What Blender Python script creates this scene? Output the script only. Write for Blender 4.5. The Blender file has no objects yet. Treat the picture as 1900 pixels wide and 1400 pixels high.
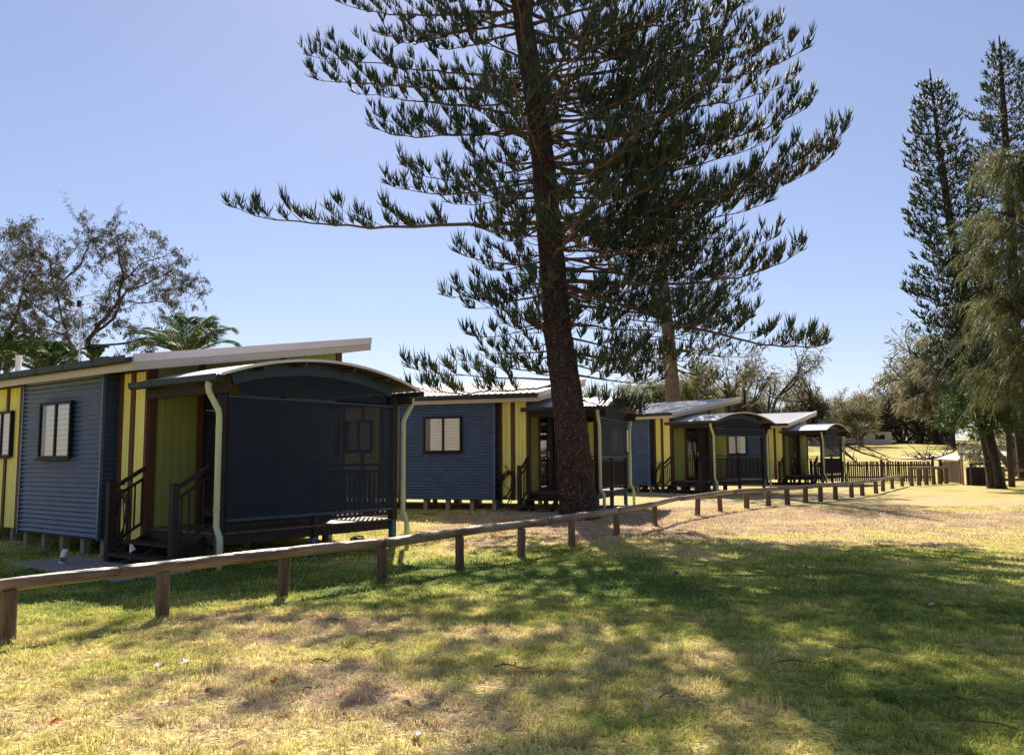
import bpy, math, random
import numpy as np
from mathutils import Vector, Matrix
R = math.radians
sc = bpy.context.scene
col = sc.collection

# ---------------------------------------------------------------- camera, sky, sun, exposure
F_PX, PITCH, ROLL, EYE = 1536.8, 5.557, 0.357, 1.6
cam = bpy.data.objects.new('camera', bpy.data.cameras.new('camera'))
col.objects.link(cam); sc.camera = cam
cam.data.sensor_fit = 'HORIZONTAL'; cam.data.sensor_width = 36.0
cam.data.lens = 36.0 * F_PX / 1900.0
cam.data.clip_start = 0.05; cam.data.clip_end = 6000
cam.location = (0, 0, EYE)
cam.rotation_euler = (Matrix.Rotation(R(90 + PITCH), 3, 'X') @ Matrix.Rotation(R(-ROLL), 3, 'Z')).to_euler()

SUN_EL, SUN_AZ = 41.8, -6.5          # azimuth measured from +Y towards +X
sd = Vector((math.sin(R(SUN_AZ)) * math.cos(R(SUN_EL)), math.cos(R(SUN_AZ)) * math.cos(R(SUN_EL)), math.sin(R(SUN_EL))))
world = bpy.data.worlds.new('World'); sc.world = world; world.use_nodes = True
wn = world.node_tree; wn.nodes.clear()
sky = wn.nodes.new('ShaderNodeTexSky'); sky.sky_type = 'NISHITA'; sky.sun_disc = False
sky.sun_elevation = R(SUN_EL); sky.sun_rotation = R(SUN_AZ)
sky.altitude = 300; sky.air_density = 1.0; sky.dust_density = 0.25; sky.ozone_density = 3.5
bg = wn.nodes.new('ShaderNodeBackground'); bg.inputs['Strength'].default_value = 0.051
wo = wn.nodes.new('ShaderNodeOutputWorld')
tint = wn.nodes.new('ShaderNodeMix'); tint.data_type = 'RGBA'; tint.blend_type = 'MULTIPLY'; tint.inputs[0].default_value = 1.0
tint.inputs[7].default_value = (1.10, 0.95, 0.97, 1)     # white balance of the photograph
pale = wn.nodes.new('ShaderNodeMix'); pale.data_type = 'RGBA'; pale.inputs[0].default_value = 0.24
pale.inputs[7].default_value = (4.1, 4.7, 6.5, 1)        # thin even veil that flattens the gradient of the clear sky
wn.links.new(sky.outputs[0], tint.inputs[6]); wn.links.new(tint.outputs[2], pale.inputs[6]); wn.links.new(pale.outputs[2], bg.inputs[0]); wn.links.new(bg.outputs[0], wo.inputs[0])
sun = bpy.data.objects.new('sun', bpy.data.lights.new('sun', 'SUN')); col.objects.link(sun)
sun.data.energy = 5.0; sun.data.angle = R(0.5); sun.data.color = (1.0, 0.90, 0.76)
sun.rotation_euler = sd.to_track_quat('Z', 'Y').to_euler()
vs = sc.view_settings
vs.view_transform = 'Standard'; vs.look = 'None'; vs.gamma = 1.0; vs.use_curve_mapping = False
vs.exposure = 1.36
sc.cycles.max_bounces = 6; sc.cycles.diffuse_bounces = 3; sc.cycles.transparent_max_bounces = 12

_cp, _sp = math.cos(R(PITCH)), math.sin(R(PITCH)); _cr, _sr = math.cos(R(ROLL)), math.sin(R(ROLL))
def at(px, py, Y):
    """measured point of the photograph (1900x1400) at depth Y -> world"""
    X, Z = px - 950, py - 700
    sx, sy = _cr * X - _sr * Z, _sr * X + _cr * Z
    x, u = sx / F_PX, -sy / F_PX
    dy, dz = _cp - _sp * u, _sp + _cp * u
    k = Y / dy
    return Vector((x * k, Y, EYE + dz * k))

# ---------------------------------------------------------------- helpers
def tag(o, label=None, cat=None, group=None, kind=None):
    if label: o['label'] = label
    if cat: o['category'] = cat
    if group: o['group'] = group
    if kind: o['kind'] = kind
    return o
def empty(name, loc=(0, 0, 0), rz=0.0):
    o = bpy.data.objects.new(name, None); col.objects.link(o)
    o.location = loc; o.rotation_euler = (0, 0, rz); o.empty_display_size = 0.2
    return o
def link_mesh(name, me, mat, parent=None, loc=None, smooth=False):
    me.materials.clear(); me.materials.append(mat)
    if smooth: me.polygons.foreach_set('use_smooth', [True] * len(me.polygons))
    o = bpy.data.objects.new(name, me); col.objects.link(o)
    if parent: o.parent = parent
    if loc is not None: o.location = loc
    return o
def np_mesh(name, V, T, Q=None):
    """fast mesh from arrays: T triangles, Q quads"""
    me = bpy.data.meshes.new(name)
    V = np.asarray(V, np.float32).reshape(-1, 3)
    parts = []
    if T is not None and len(T): parts.append(np.asarray(T, np.int32).reshape(-1, 3))
    if Q is not None and len(Q): parts.append(np.asarray(Q, np.int32).reshape(-1, 4))
    loops = np.concatenate([p.ravel() for p in parts]); tot = np.concatenate([np.full(len(p), p.shape[1], np.int32) for p in parts])
    me.vertices.add(len(V)); me.vertices.foreach_set('co', V.ravel())
    me.loops.add(len(loops)); me.loops.foreach_set('vertex_index', loops)
    me.polygons.add(len(tot))
    st = np.zeros(len(tot), np.int32); st[1:] = np.cumsum(tot)[:-1]
    me.polygons.foreach_set('loop_start', st); me.polygons.foreach_set('loop_total', tot)
    me.update(calc_edges=True); me.validate()
    return me
class MB:
    def __init__(s): s.v = []; s.f = []
    def add(s, v, f):
        n = len(s.v); s.v += [tuple(p) for p in v]; s.f += [tuple(i + n for i in q) for q in f]; return s
    def box(s, x0, x1, y0, y1, z0, z1):
        v = [(x, y, z) for z in (z0, z1) for y in (y0, y1) for x in (x0, x1)]
        return s.add(v, [(0, 2, 3, 1), (4, 5, 7, 6), (0, 1, 5, 4), (2, 6, 7, 3), (0, 4, 6, 2), (1, 3, 7, 5)])
    def hexa(s, p):   # 8 points: bottom ring 0-3 (ccw from above), top ring 4-7
        return s.add(p, [(3, 2, 1, 0), (4, 5, 6, 7), (0, 1, 5, 4), (1, 2, 6, 5), (2, 3, 7, 6), (3, 0, 4, 7)])
    def bar(s, a, b, w, h, up=(0, 0, 1)):
        a, b = Vector(a), Vector(b); d = (b - a).normalized(); up = Vector(up)
        sd_ = d.cross(up).normalized() * w / 2; u = sd_.cross(d).normalized() * h / 2
        ring = [-sd_ - u, sd_ - u, sd_ + u, -sd_ + u]
        return s.add([a + r for r in ring] + [b + r for r in ring],
                     [(3, 2, 1, 0), (4, 5, 6, 7), (0, 1, 5, 4), (1, 2, 6, 5), (2, 3, 7, 6), (3, 0, 4, 7)])
    def tube(s, pts, rad, n=8, cap=True):
        v, f = tube_data(pts, rad, n, cap); return s.add(v, f)
    def prism(s, poly, axis, a, b):  # poly 2D list extruded along axis
        def mk(p, t):
            if axis == 'x': return (t, p[0], p[1])
            if axis == 'y': return (p[0], t, p[1])
            return (p[0], p[1], t)
        n = len(poly)
        v = [mk(p, a) for p in poly] + [mk(p, b) for p in poly]
        f = [tuple(range(n))[::-1], tuple(range(n, 2 * n))] + [(i, (i + 1) % n, n + (i + 1) % n, n + i) for i in range(n)]
        return s.add(v, f)
    def build(s, name, mat, parent=None, loc=None, smooth=False, bevel=0):
        me = bpy.data.meshes.new(name); me.from_pydata(s.v, [], s.f)
        o = link_mesh(name, me, mat, parent, loc, smooth)
        me.update()
        if bevel:
            m = o.modifiers.new('bevel', 'BEVEL'); m.width = bevel; m.segments = 1; m.limit_method = 'ANGLE'
        return o
def tube_data(pts, rad, n=8, cap=True):
    pts = [Vector(p) for p in pts]; m = len(pts)
    if not hasattr(rad, '__len__'): rad = [rad] * m
    V = []; F = []
    t0 = (pts[1] - pts[0]).normalized()
    ref = Vector((0, 0, 1)) if abs(t0.z) < 0.9 else Vector((1, 0, 0))
    for i in range(m):
        t = (pts[min(i + 1, m - 1)] - pts[max(i - 1, 0)]).normalized()
        a = t.cross(ref)
        if a.length < 1e-4: a = t.cross(Vector((0.3, 1, 0.2)))
        a.normalize(); b = a.cross(t).normalized(); ref = b
        for k in range(n):
            q = 2 * math.pi * k / n
            V.append(pts[i] + (a * math.cos(q) + b * math.sin(q)) * rad[i])
    for i in range(m - 1):
        for k in range(n):
            F.append((i * n + k, i * n + (k + 1) % n, (i + 1) * n + (k + 1) % n, (i + 1) * n + k))
    if cap:
        F.append(tuple(range(n))[::-1]); F.append(tuple((m - 1) * n + k for k in range(n)))
    return V, F
def kids(o): return [c for c in list(bpy.data.objects) if c.parent is o]
def copy_tree(o, parent=None, ch=None):
    if ch is None:
        ch = {}
        for c in bpy.data.objects:
            if c.parent: ch.setdefault(c.parent.name, []).append(c)
    c = o.copy(); col.objects.link(c)
    c.parent = parent
    for k in ch.get(o.name, []): copy_tree(k, c, ch)
    return c

# ---------------------------------------------------------------- materials
def mat(name, color, rough=0.7, metal=0.0, noise=0.0, nscale=8.0, bump=0.0, bscale=40.0, stretch=(1, 1, 1), color2=None, spec=0.3, coord='Object', transl=0.0, rnd=0.0):
    m = bpy.data.materials.new(name); m.use_nodes = True
    nt = m.node_tree; N = nt.nodes; L = nt.links
    b = N['Principled BSDF']; b.inputs['Roughness'].default_value = rough; b.inputs['Metallic'].default_value = metal
    b.inputs['Specular IOR Level'].default_value = spec
    b.inputs['Base Color'].default_value = (*color, 1)
    tc = N.new('ShaderNodeTexCoord'); mp = N.new('ShaderNodeMapping'); mp.inputs['Scale'].default_value = stretch
    L.new(tc.outputs[coord], mp.inputs['Vector'])
    out = None
    if noise or color2:
        n = N.new('ShaderNodeTexNoise'); n.inputs['Scale'].default_value = nscale; n.inputs['Detail'].default_value = 6; n.inputs['Roughness'].default_value = 0.65
        L.new(mp.outputs[0], n.inputs['Vector'])
        mx = N.new('ShaderNodeMix'); mx.data_type = 'RGBA'
        c2 = color2 if color2 else tuple(c * (1 - noise) for c in color)
        mx.inputs[6].default_value = (*color, 1); mx.inputs[7].default_value = (*c2, 1)
        r = N.new('ShaderNodeMapRange'); r.inputs[1].default_value = 0.35; r.inputs[2].default_value = 0.68
        L.new(n.outputs[0], r.inputs[0]); L.new(r.outputs[0], mx.inputs[0])
        out = mx.outputs[2]
    if rnd:
        oi = N.new('ShaderNodeObjectInfo'); hs = N.new('ShaderNodeHueSaturation')
        mr = N.new('ShaderNodeMapRange'); mr.inputs[3].default_value = 1 - rnd; mr.inputs[4].default_value = 1 + rnd
        L.new(oi.outputs['Random'], mr.inputs[0]); L.new(mr.outputs[0], hs.inputs['Value'])
        if out: L.new(out, hs.inputs['Color'])
        else: hs.inputs['Color'].default_value = (*color, 1)
        out = hs.outputs[0]
    if out: L.new(out, b.inputs['Base Color'])
    if bump:
        n2 = N.new('ShaderNodeTexNoise'); n2.inputs['Scale'].default_value = bscale; n2.inputs['Detail'].default_value = 5
        L.new(mp.outputs[0], n2.inputs['Vector'])
        bp = N.new('ShaderNodeBump'); bp.inputs['Strength'].default_value = bump; bp.inputs['Distance'].default_value = 0.02
        L.new(n2.outputs[0], bp.inputs['Height']); L.new(bp.outputs[0], b.inputs['Normal'])
    if transl:
        tr = N.new('ShaderNodeBsdfTranslucent'); ms = N.new('ShaderNodeMixShader'); ms.inputs[0].default_value = transl
        if out: L.new(out, tr.inputs[0])
        else: tr.inputs[0].default_value = (*color, 1)
        L.new(b.outputs[0], ms.inputs[1]); L.new(tr.outputs[0], ms.inputs[2]); L.new(ms.outputs[0], N['Material Output'].inputs[0])
    return m
M = {}
M['blue'] = mat('blue_colorbond', (0.052, 0.092, 0.185), 0.32, 0.0, noise=0.35, nscale=2.5, spec=0.5, stretch=(1, 1, 2))
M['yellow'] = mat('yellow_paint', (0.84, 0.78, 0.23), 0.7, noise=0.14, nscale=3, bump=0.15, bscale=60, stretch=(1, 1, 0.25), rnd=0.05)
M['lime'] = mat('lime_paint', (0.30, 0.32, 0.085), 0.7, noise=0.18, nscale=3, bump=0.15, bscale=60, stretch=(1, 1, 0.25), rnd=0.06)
M['yellow_back'] = mat('groove_paint', (0.22, 0.20, 0.05), 0.8)
M['brown'] = mat('brown_stain', (0.115, 0.048, 0.024), 0.65, noise=0.35, nscale=6, bump=0.2, bscale=50, stretch=(1, 1, 0.2))
M['darkwood'] = mat('dark_timber', (0.034, 0.023, 0.020), 0.75, noise=0.4, nscale=7, bump=0.3, bscale=45)
M['decktop'] = mat('deck_timber', (0.12, 0.085, 0.07), 0.6, noise=0.3, nscale=9, bump=0.3, bscale=60, rnd=0.15)
M['gutter'] = mat('gutter_steel', (0.030, 0.043, 0.055), 0.6, noise=0.2, nscale=5, spec=0.25)
M['fascia'] = mat('cream_fascia', (0.50, 0.44, 0.38), 0.6, noise=0.12, nscale=3)
M['barge'] = mat('barge_cap', (0.68, 0.60, 0.60), 0.45, noise=0.08, nscale=2)
M['zinc'] = mat('zinc_roof', (0.52, 0.51, 0.53), 0.38, 0.25, noise=0.18, nscale=1.2, spec=0.5)
M['zinc_dirty'] = mat('littered_roof', (0.52, 0.50, 0.51), 0.5, 0.15, color2=(0.33, 0.24, 0.2), nscale=2.2, stretch=(0.6, 3.5, 1))
M['soffit'] = mat('porch_ceiling', (0.07, 0.048, 0.042), 0.6, noise=0.2, nscale=3)
M['frame'] = mat('window_frame', (0.012, 0.012, 0.015), 0.5, spec=0.15)
M['blind'] = mat('cream_blind', (0.86, 0.79, 0.74), 0.8, noise=0.08, nscale=2)
M['navy'] = mat('navy_metal', (0.028, 0.05, 0.085), 0.5, noise=0.15, nscale=5)
M['stump'] = mat('stump', (0.27, 0.25, 0.19), 0.85, noise=0.4, nscale=9, bump=0.3)
M['postblue'] = mat('blue_steel_stirrup', (0.06, 0.115, 0.16), 0.6, noise=0.2)
M['pipe'] = mat('cream_green_pipe', (0.50, 0.54, 0.30), 0.45, noise=0.12, nscale=5, spec=0.4)
M['hose'] = mat('hose_rubber', (0.02, 0.022, 0.022), 0.5)
M['concrete'] = mat('concrete', (0.30, 0.28, 0.26), 0.9, noise=0.35, nscale=6, bump=0.3)
M['white'] = mat('white_paint', (0.72, 0.70, 0.68), 0.55, noise=0.1)
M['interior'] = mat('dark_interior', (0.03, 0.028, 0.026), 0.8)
M['alu'] = mat('aluminium', (0.5, 0.5, 0.52), 0.35, 0.6)
M['log'] = mat('weathered_log', (0.215, 0.15, 0.10), 0.85, color2=(0.07, 0.042, 0.025), nscale=7, bump=0.9, bscale=30, stretch=(1, 1, 0.14), rnd=0.18)
M['logh'] = mat('weathered_rail', (0.34, 0.225, 0.145), 0.40, color2=(0.075, 0.042, 0.026), nscale=8, bump=1.0, bscale=32, stretch=(0.10, 1, 1), spec=0.5)
M['picket'] = mat('picket_timber', (0.135, 0.078, 0.046), 0.85, noise=0.45, nscale=5, bump=0.3, rnd=0.28)
M['leafdry'] = mat('dry_leaf', (0.27, 0.14, 0.07), 0.7, noise=0.4, nscale=20, transl=0.25)
M['leaforange'] = mat('orange_leaf', (0.50, 0.12, 0.03), 0.6, noise=0.3, nscale=20, transl=0.3)
M['leafpale'] = mat('pale_leaf', (0.36, 0.31, 0.28), 0.5, noise=0.3, nscale=20)
M['twig'] = mat('twig', (0.12, 0.08, 0.05), 0.85)
M['rock'] = mat('rock', (0.10, 0.085, 0.075), 0.9, noise=0.4, bump=0.5)
M['path'] = mat('sandy_path', (0.50, 0.40, 0.34), 0.95, noise=0.15, nscale=1.5)
# bark
def bark(name, c1, c2, fl, scale=9):
    m = bpy.data.materials.new(name); m.use_nodes = True
    N = m.node_tree.nodes; L = m.node_tree.links; b = N['Principled BSDF']; b.inputs['Roughness'].default_value = 0.9; b.inputs['Specular IOR Level'].default_value = 0.2
    tc = N.new('ShaderNodeTexCoord'); mp = N.new('ShaderNodeMapping'); mp.inputs['Scale'].default_value = (1, 1, 0.75)
    L.new(tc.outputs['Object'], mp.inputs[0])
    n = N.new('ShaderNodeTexNoise'); n.inputs['Scale'].default_value = scale; n.inputs['Detail'].default_value = 8; n.inputs['Roughness'].default_value = 0.7; L.new(mp.outputs[0], n.inputs[0])
    v = N.new('ShaderNodeTexVoronoi'); v.inputs['Scale'].default_value = scale * 5.0; v.inputs['Randomness'].default_value = 1.0; L.new(mp.outputs[0], v.inputs[0])
    cr = N.new('ShaderNodeValToRGB'); L.new(n.outputs[0], cr.inputs[0])
    cr.color_ramp.elements[0].position = 0.35; cr.color_ramp.elements[0].color = (*c1, 1)
    cr.color_ramp.elements[1].position = 0.62; cr.color_ramp.elements[1].color = (*c2, 1)
    mr = N.new('ShaderNodeMapRange'); mr.inputs[1].default_value = 0.92; mr.inputs[2].default_value = 0.97
    sp = N.new('ShaderNodeSeparateColor'); L.new(v.outputs['Color'], sp.inputs[0]); L.new(sp.outputs[0], mr.inputs[0])
    mx = N.new('ShaderNodeMix'); mx.data_type = 'RGBA'; mx.inputs[7].default_value = (*fl, 1)
    L.new(cr.outputs[0], mx.inputs[6]); L.new(mr.outputs[0], mx.inputs[0]); L.new(mx.outputs[2], b.inputs['Base Color'])
    ad = N.new('ShaderNodeMath'); ad.operation = 'ADD'; L.new(n.outputs[0], ad.inputs[0]); L.new(v.outputs['Distance'], ad.inputs[1])
    bp = N.new('ShaderNodeBump'); bp.inputs['Strength'].default_value = 0.9; bp.inputs['Distance'].default_value = 0.06; L.new(ad.outputs[0], bp.inputs['Height']); L.new(bp.outputs[0], b.inputs['Normal'])
    return m
M['bark'] = bark('pine_bark', (0.022, 0.016, 0.013), (0.070, 0.048, 0.038), (0.20, 0.14, 0.105), 7)
M['bark2'] = bark('pale_bark', (0.13, 0.095, 0.07), (0.25, 0.185, 0.14), (0.3, 0.24, 0.2), 7)
M['limb'] = mat('limb_bark', (0.14, 0.082, 0.058), 0.85, noise=0.45, nscale=7, bump=0.3)
M['limbdark'] = mat('limb_dark', (0.06, 0.045, 0.04), 0.85, noise=0.4, nscale=7)
def foliage(name, cols, transl=0.3, scale=0.9, rough=0.6, spec=0.3, fine=6.0):
    m = bpy.data.materials.new(name); m.use_nodes = True
    N = m.node_tree.nodes; L = m.node_tree.links; b = N['Principled BSDF']; b.inputs['Roughness'].default_value = rough; b.inputs['Specular IOR Level'].default_value = spec
    g = N.new('ShaderNodeNewGeometry')
    n = N.new('ShaderNodeTexNoise'); n.inputs['Scale'].default_value = scale; n.inputs['Detail'].default_value = 3; L.new(g.outputs['Position'], n.inputs[0])
    n2 = N.new('ShaderNodeTexNoise'); n2.inputs['Scale'].default_value = fine; n2.inputs['Detail'].default_value = 2; L.new(g.outputs['Position'], n2.inputs[0])
    ad = N.new('ShaderNodeMath'); ad.operation = 'MULTIPLY_ADD'; ad.inputs[1].default_value = 0.5; L.new(n2.outputs[0], ad.inputs[0])
    a2 = N.new('ShaderNodeMath'); a2.operation = 'MULTIPLY'; a2.inputs[1].default_value = 0.5; L.new(n.outputs[0], a2.inputs[0]); L.new(a2.outputs[0], ad.inputs[2])
    cr = N.new('ShaderNodeValToRGB'); L.new(ad.outputs[0], cr.inputs[0])
    k = len(cols)
    while len(cr.color_ramp.elements) < k: cr.color_ramp.elements.new(0.5)
    for i, c in enumerate(cols):
        cr.color_ramp.elements[i].position = 0.36 + 0.28 * i / max(1, k - 1); cr.color_ramp.elements[i].color = (*c, 1)
    L.new(cr.outputs[0], b.inputs['Base Color'])
    tr = N.new('ShaderNodeBsdfTranslucent'); L.new(cr.outputs[0], tr.inputs[0])
    ms = N.new('ShaderNodeMixShader'); ms.inputs[0].default_value = transl
    L.new(b.outputs[0], ms.inputs[1]); L.new(tr.outputs[0], ms.inputs[2]); L.new(ms.outputs[0], N['Material Output'].inputs[0])
    return m
M['pine'] = foliage('pine_needles', [(0.022, 0.046, 0.032), (0.042, 0.072, 0.038), (0.115, 0.115, 0.050)], 0.22)
M['cook'] = foliage('cook_pine_needles', [(0.022, 0.048, 0.034), (0.040, 0.070, 0.038), (0.075, 0.095, 0.045)], 0.18)
M['casuarina'] = foliage('casuarina_needles', [(0.035, 0.055, 0.022), (0.09, 0.11, 0.038), (0.24, 0.22, 0.09)], 0.40, scale=0.7)
M['shrub'] = foliage('dark_shrub_needles', [(0.035, 0.06, 0.018), (0.06, 0.10, 0.025), (0.11, 0.15, 0.04)], 0.25, scale=1.2)
M['faras'] = foliage('far_casuarina', [(0.085, 0.10, 0.05), (0.175, 0.165, 0.085), (0.30, 0.25, 0.145)], 0.4, scale=0.35, fine=2.5)
M['farred'] = foliage('far_red_leaves', [(0.15, 0.055, 0.04), (0.24, 0.09, 0.06), (0.20, 0.12, 0.08)], 0.35, scale=0.5, fine=2.5)
M['fargreen'] = foliage('mid_green_leaves', [(0.09, 0.12, 0.035), (0.18, 0.19, 0.06), (0.30, 0.26, 0.11)], 0.4, scale=0.5, fine=3)
M['wattle'] = foliage('brown_green_leaves', [(0.035, 0.042, 0.032), (0.075, 0.07, 0.055), (0.12, 0.10, 0.075)], 0.3)
M['palm'] = foliage('palm_leaflets', [(0.025, 0.055, 0.02), (0.055, 0.10, 0.03), (0.13, 0.16, 0.05)], 0.35, scale=1.5)

# glass
def glass_mat(name, tint, refl=0.25):
    m = bpy.data.materials.new(name); m.use_nodes = True
    N = m.node_tree.nodes; L = m.node_tree.links; N.remove(N['Principled BSDF'])
    t = N.new('ShaderNodeBsdfTransparent'); t.inputs[0].default_value = (*tint, 1)
    g = N.new('ShaderNodeBsdfGlossy'); g.inputs['Roughness'].default_value = 0.03
    lw = N.new('ShaderNodeLayerWeight'); lw.inputs[0].default_value = 0.5; fr = N.new('ShaderNodeMath'); fr.operation = 'POWER'; fr.inputs[1].default_value = 4.5; L.new(lw.outputs['Facing'], fr.inputs[0])
    mt = N.new('ShaderNodeMath'); mt.operation = 'ADD'; mt.inputs[1].default_value = refl * 0.16; L.new(fr.outputs[0], mt.inputs[0])
    ms = N.new('ShaderNodeMixShader'); L.new(mt.outputs[0], ms.inputs[0]); L.new(t.outputs[0], ms.inputs[1]); L.new(g.outputs[0], ms.inputs[2])
    L.new(ms.outputs[0], N['Material Output'].inputs[0]); return m
M['glass'] = glass_mat('window_glass', (0.92, 0.93, 0.92))
def screen_mat(name, color, opac):
    m = bpy.data.materials.new(name); m.use_nodes = True
    N = m.node_tree.nodes; L = m.node_tree.links; b = N['Principled BSDF']; b.inputs['Base Color'].default_value = (*color, 1); b.inputs['Roughness'].default_value = 0.8
    t = N.new('ShaderNodeBsdfTransparent'); ms = N.new('ShaderNodeMixShader')
    tc = N.new('ShaderNodeTexCoord'); n = N.new('ShaderNodeTexNoise'); n.inputs['Scale'].default_value = 1.3; L.new(tc.outputs['Object'], n.inputs[0])
    mr = N.new('ShaderNodeMapRange'); mr.inputs[3].default_value = opac - 0.02; mr.inputs[4].default_value = opac + 0.02; L.new(n.outputs[0], mr.inputs[0])
    L.new(mr.outputs[0], ms.inputs[0]); L.new(t.outputs[0], ms.inputs[1]); L.new(b.outputs[0], ms.inputs[2]); L.new(ms.outputs[0], N['Material Output'].inputs[0]); return m
M['mesh'] = screen_mat('navy_shade_mesh', (0.004, 0.011, 0.023), 0.77)

# lawn colour shared by the ground and the blades
def lawn_group():
    g = bpy.data.node_groups.new('lawn_colour', 'ShaderNodeTree')
    g.interface.new_socket('Color', in_out='OUTPUT', socket_type='NodeSocketColor')
    g.interface.new_socket('Blade', in_out='OUTPUT', socket_type='NodeSocketColor')
    N = g.nodes; L = g.links; go = N.new('NodeGroupOutput'); ge = N.new('ShaderNodeNewGeometry')
    pos = ge.outputs['Position']
    sp = N.new('ShaderNodeSeparateXYZ'); L.new(pos, sp.inputs[0])
    cb = N.new('ShaderNodeCombineXYZ'); L.new(sp.outputs[0], cb.inputs[0]); L.new(sp.outputs[1], cb.inputs[1])
    def noise(s, d=5, r=0.6):
        n = N.new('ShaderNodeTexNoise'); n.inputs['Scale'].default_value = s; n.inputs['Detail'].default_value = d; n.inputs['Roughness'].default_value = r
        L.new(cb.outputs[0], n.inputs[0]); return n.outputs[0]
    def math_(op, a, b=None, c=None):
        m = N.new('ShaderNodeMath'); m.operation = op
        for i, x in enumerate((a, b, c)):
            if x is None: continue
            if isinstance(x, (int, float)): m.inputs[i].default_value = x
            else: L.new(x, m.inputs[i])
        return m.outputs[0]
    def blob(cx, cy, rx, ry):
        dx = math_('DIVIDE', math_('SUBTRACT', sp.outputs[0], cx), rx); dy = math_('DIVIDE', math_('SUBTRACT', sp.outputs[1], cy), ry)
        d = math_('ADD', math_('MULTIPLY', dx, dx), math_('MULTIPLY', dy, dy))
        return math_('EXPONENT', math_('MULTIPLY', d, -1.0))
    green = math_('MULTIPLY', noise(0.55), 1.0)
    for (cx, cy, rx, ry, w) in ((0.4, 11.3, 2.6, 2.4, 0.22), (4.5, 10.5, 4.5, 4.0, 0.17), (4.2, 5.0, 2.4, 2.4, 0.16), (-4.5, 10.5, 3.0, 2.5, 0.20), (-6.5, 13.5, 4.0, 3.0, 0.18),
                                (-2.0, 5.6, 2.2, 1.9, -0.16), (-0.6, 8.6, 2.2, 1.3, -0.10), (-2.6, 8.4, 1.4, .8, -0.08), (1.2, 18.5, 3.5, 2.6, -0.24), (9.0, 20.5, 7.5, 4.5, -0.20), (3, 24, 4, 3, -.12), (2.7, 6.9, 0.9, 0.8, -0.10), (11, 30, 8, 8, -.10)):
        green = math_('MULTIPLY_ADD', blob(cx, cy, rx, ry), w, green)
    fine = math_('MULTIPLY_ADD', math_('SUBTRACT', noise(3.2, 4, 0.65), 0.5), 0.35, green)
    cr = N.new('ShaderNodeValToRGB'); L.new(fine, cr.inputs[0]); e = cr.color_ramp.elements
    e[0].position = 0.28; e[0].color = (0.62, 0.46, 0.31, 1)
    e[1].position = 0.40; e[1].color = (0.74, 0.60, 0.29, 1)
    for p, c in ((0.50, (0.66, 0.57, 0.20)), (0.61, (0.46, 0.47, 0.10)), (0.78, (0.17, 0.24, 0.045))):
        q = e.new(p); q.color = (*c, 1)
    L.new(cr.outputs[0], go.inputs['Blade'])
    # soil and thatch between blades
    dk = N.new('ShaderNodeMix'); dk.data_type = 'RGBA'; dk.blend_type = 'MULTIPLY'; dk.inputs[0].default_value = 1.0
    f2 = noise(26, 5, 0.7); c2 = N.new('ShaderNodeValToRGB'); L.new(f2, c2.inputs[0])
    c2.color_ramp.elements[0].position = 0.36; c2.color_ramp.elements[0].color = (0.14, 0.115, 0.085, 1); c2.color_ramp.elements[1].position = 0.62; c2.color_ramp.elements[1].color = (.9, .9, .9, 1)
    L.new(cr.outputs[0], dk.inputs[6]); L.new(c2.outputs[0], dk.inputs[7]); L.new(dk.outputs[2], go.inputs['Color'])
    return g
LG = lawn_group()
def lawn_mat(name, blade):
    m = bpy.data.materials.new(name); m.use_nodes = True
    N = m.node_tree.nodes; L = m.node_tree.links; b = N['Principled BSDF']; b.inputs['Roughness'].default_value = 0.65 if blade else 0.95
    b.inputs['Specular IOR Level'].default_value = 0.25 if blade else 0.1
    g = N.new('ShaderNodeGroup'); g.node_tree = LG
    if blade:
        oi = N.new('ShaderNodeObjectInfo'); hs = N.new('ShaderNodeHueSaturation')
        mr = N.new('ShaderNodeMapRange'); mr.inputs[3].default_value = 0.55; mr.inputs[4].default_value = 1.4; L.new(oi.outputs['Random'], mr.inputs[0]); L.new(mr.outputs[0], hs.inputs['Value'])
        mh = N.new('ShaderNodeMapRange'); mh.inputs[3].default_value = 0.485; mh.inputs[4].default_value = 0.53
        fr = N.new('ShaderNodeMath'); fr.operation = 'FRACT'; mu = N.new('ShaderNodeMath'); mu.operation = 'MULTIPLY'; mu.inputs[1].default_value = 17.3
        L.new(oi.outputs['Random'], mu.inputs[0]); L.new(mu.outputs[0], fr.inputs[0]); L.new(fr.outputs[0], mh.inputs[0]); L.new(mh.outputs[0], hs.inputs['Hue'])
        L.new(g.outputs['Blade'], hs.inputs['Color']); L.new(hs.outputs[0], b.inputs['Base Color'])
        tr = N.new('ShaderNodeBsdfTranslucent'); L.new(hs.outputs[0], tr.inputs[0]); ms = N.new('ShaderNodeMixShader'); ms.inputs[0].default_value = 0.30
        L.new(b.outputs[0], ms.inputs[1]); L.new(tr.outputs[0], ms.inputs[2]); L.new(ms.outputs[0], N['Material Output'].inputs[0])
    else:
        L.new(g.outputs['Color'], b.inputs['Base Color'])
        ge = N.new('ShaderNodeNewGeometry'); n = N.new('ShaderNodeTexNoise'); n.inputs['Scale'].default_value = 30; n.inputs['Detail'].default_value = 6; L.new(ge.outputs['Position'], n.inputs[0])
        bp = N.new('ShaderNodeBump'); bp.inputs['Strength'].default_value = 0.8; bp.inputs['Distance'].default_value = 0.05; L.new(n.outputs[0], bp.inputs['Height']); L.new(bp.outputs[0], b.inputs['Normal'])
    return m
M['lawn'] = lawn_mat('lawn_ground', False); M['blade'] = lawn_mat('grass_blade', True)

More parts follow.
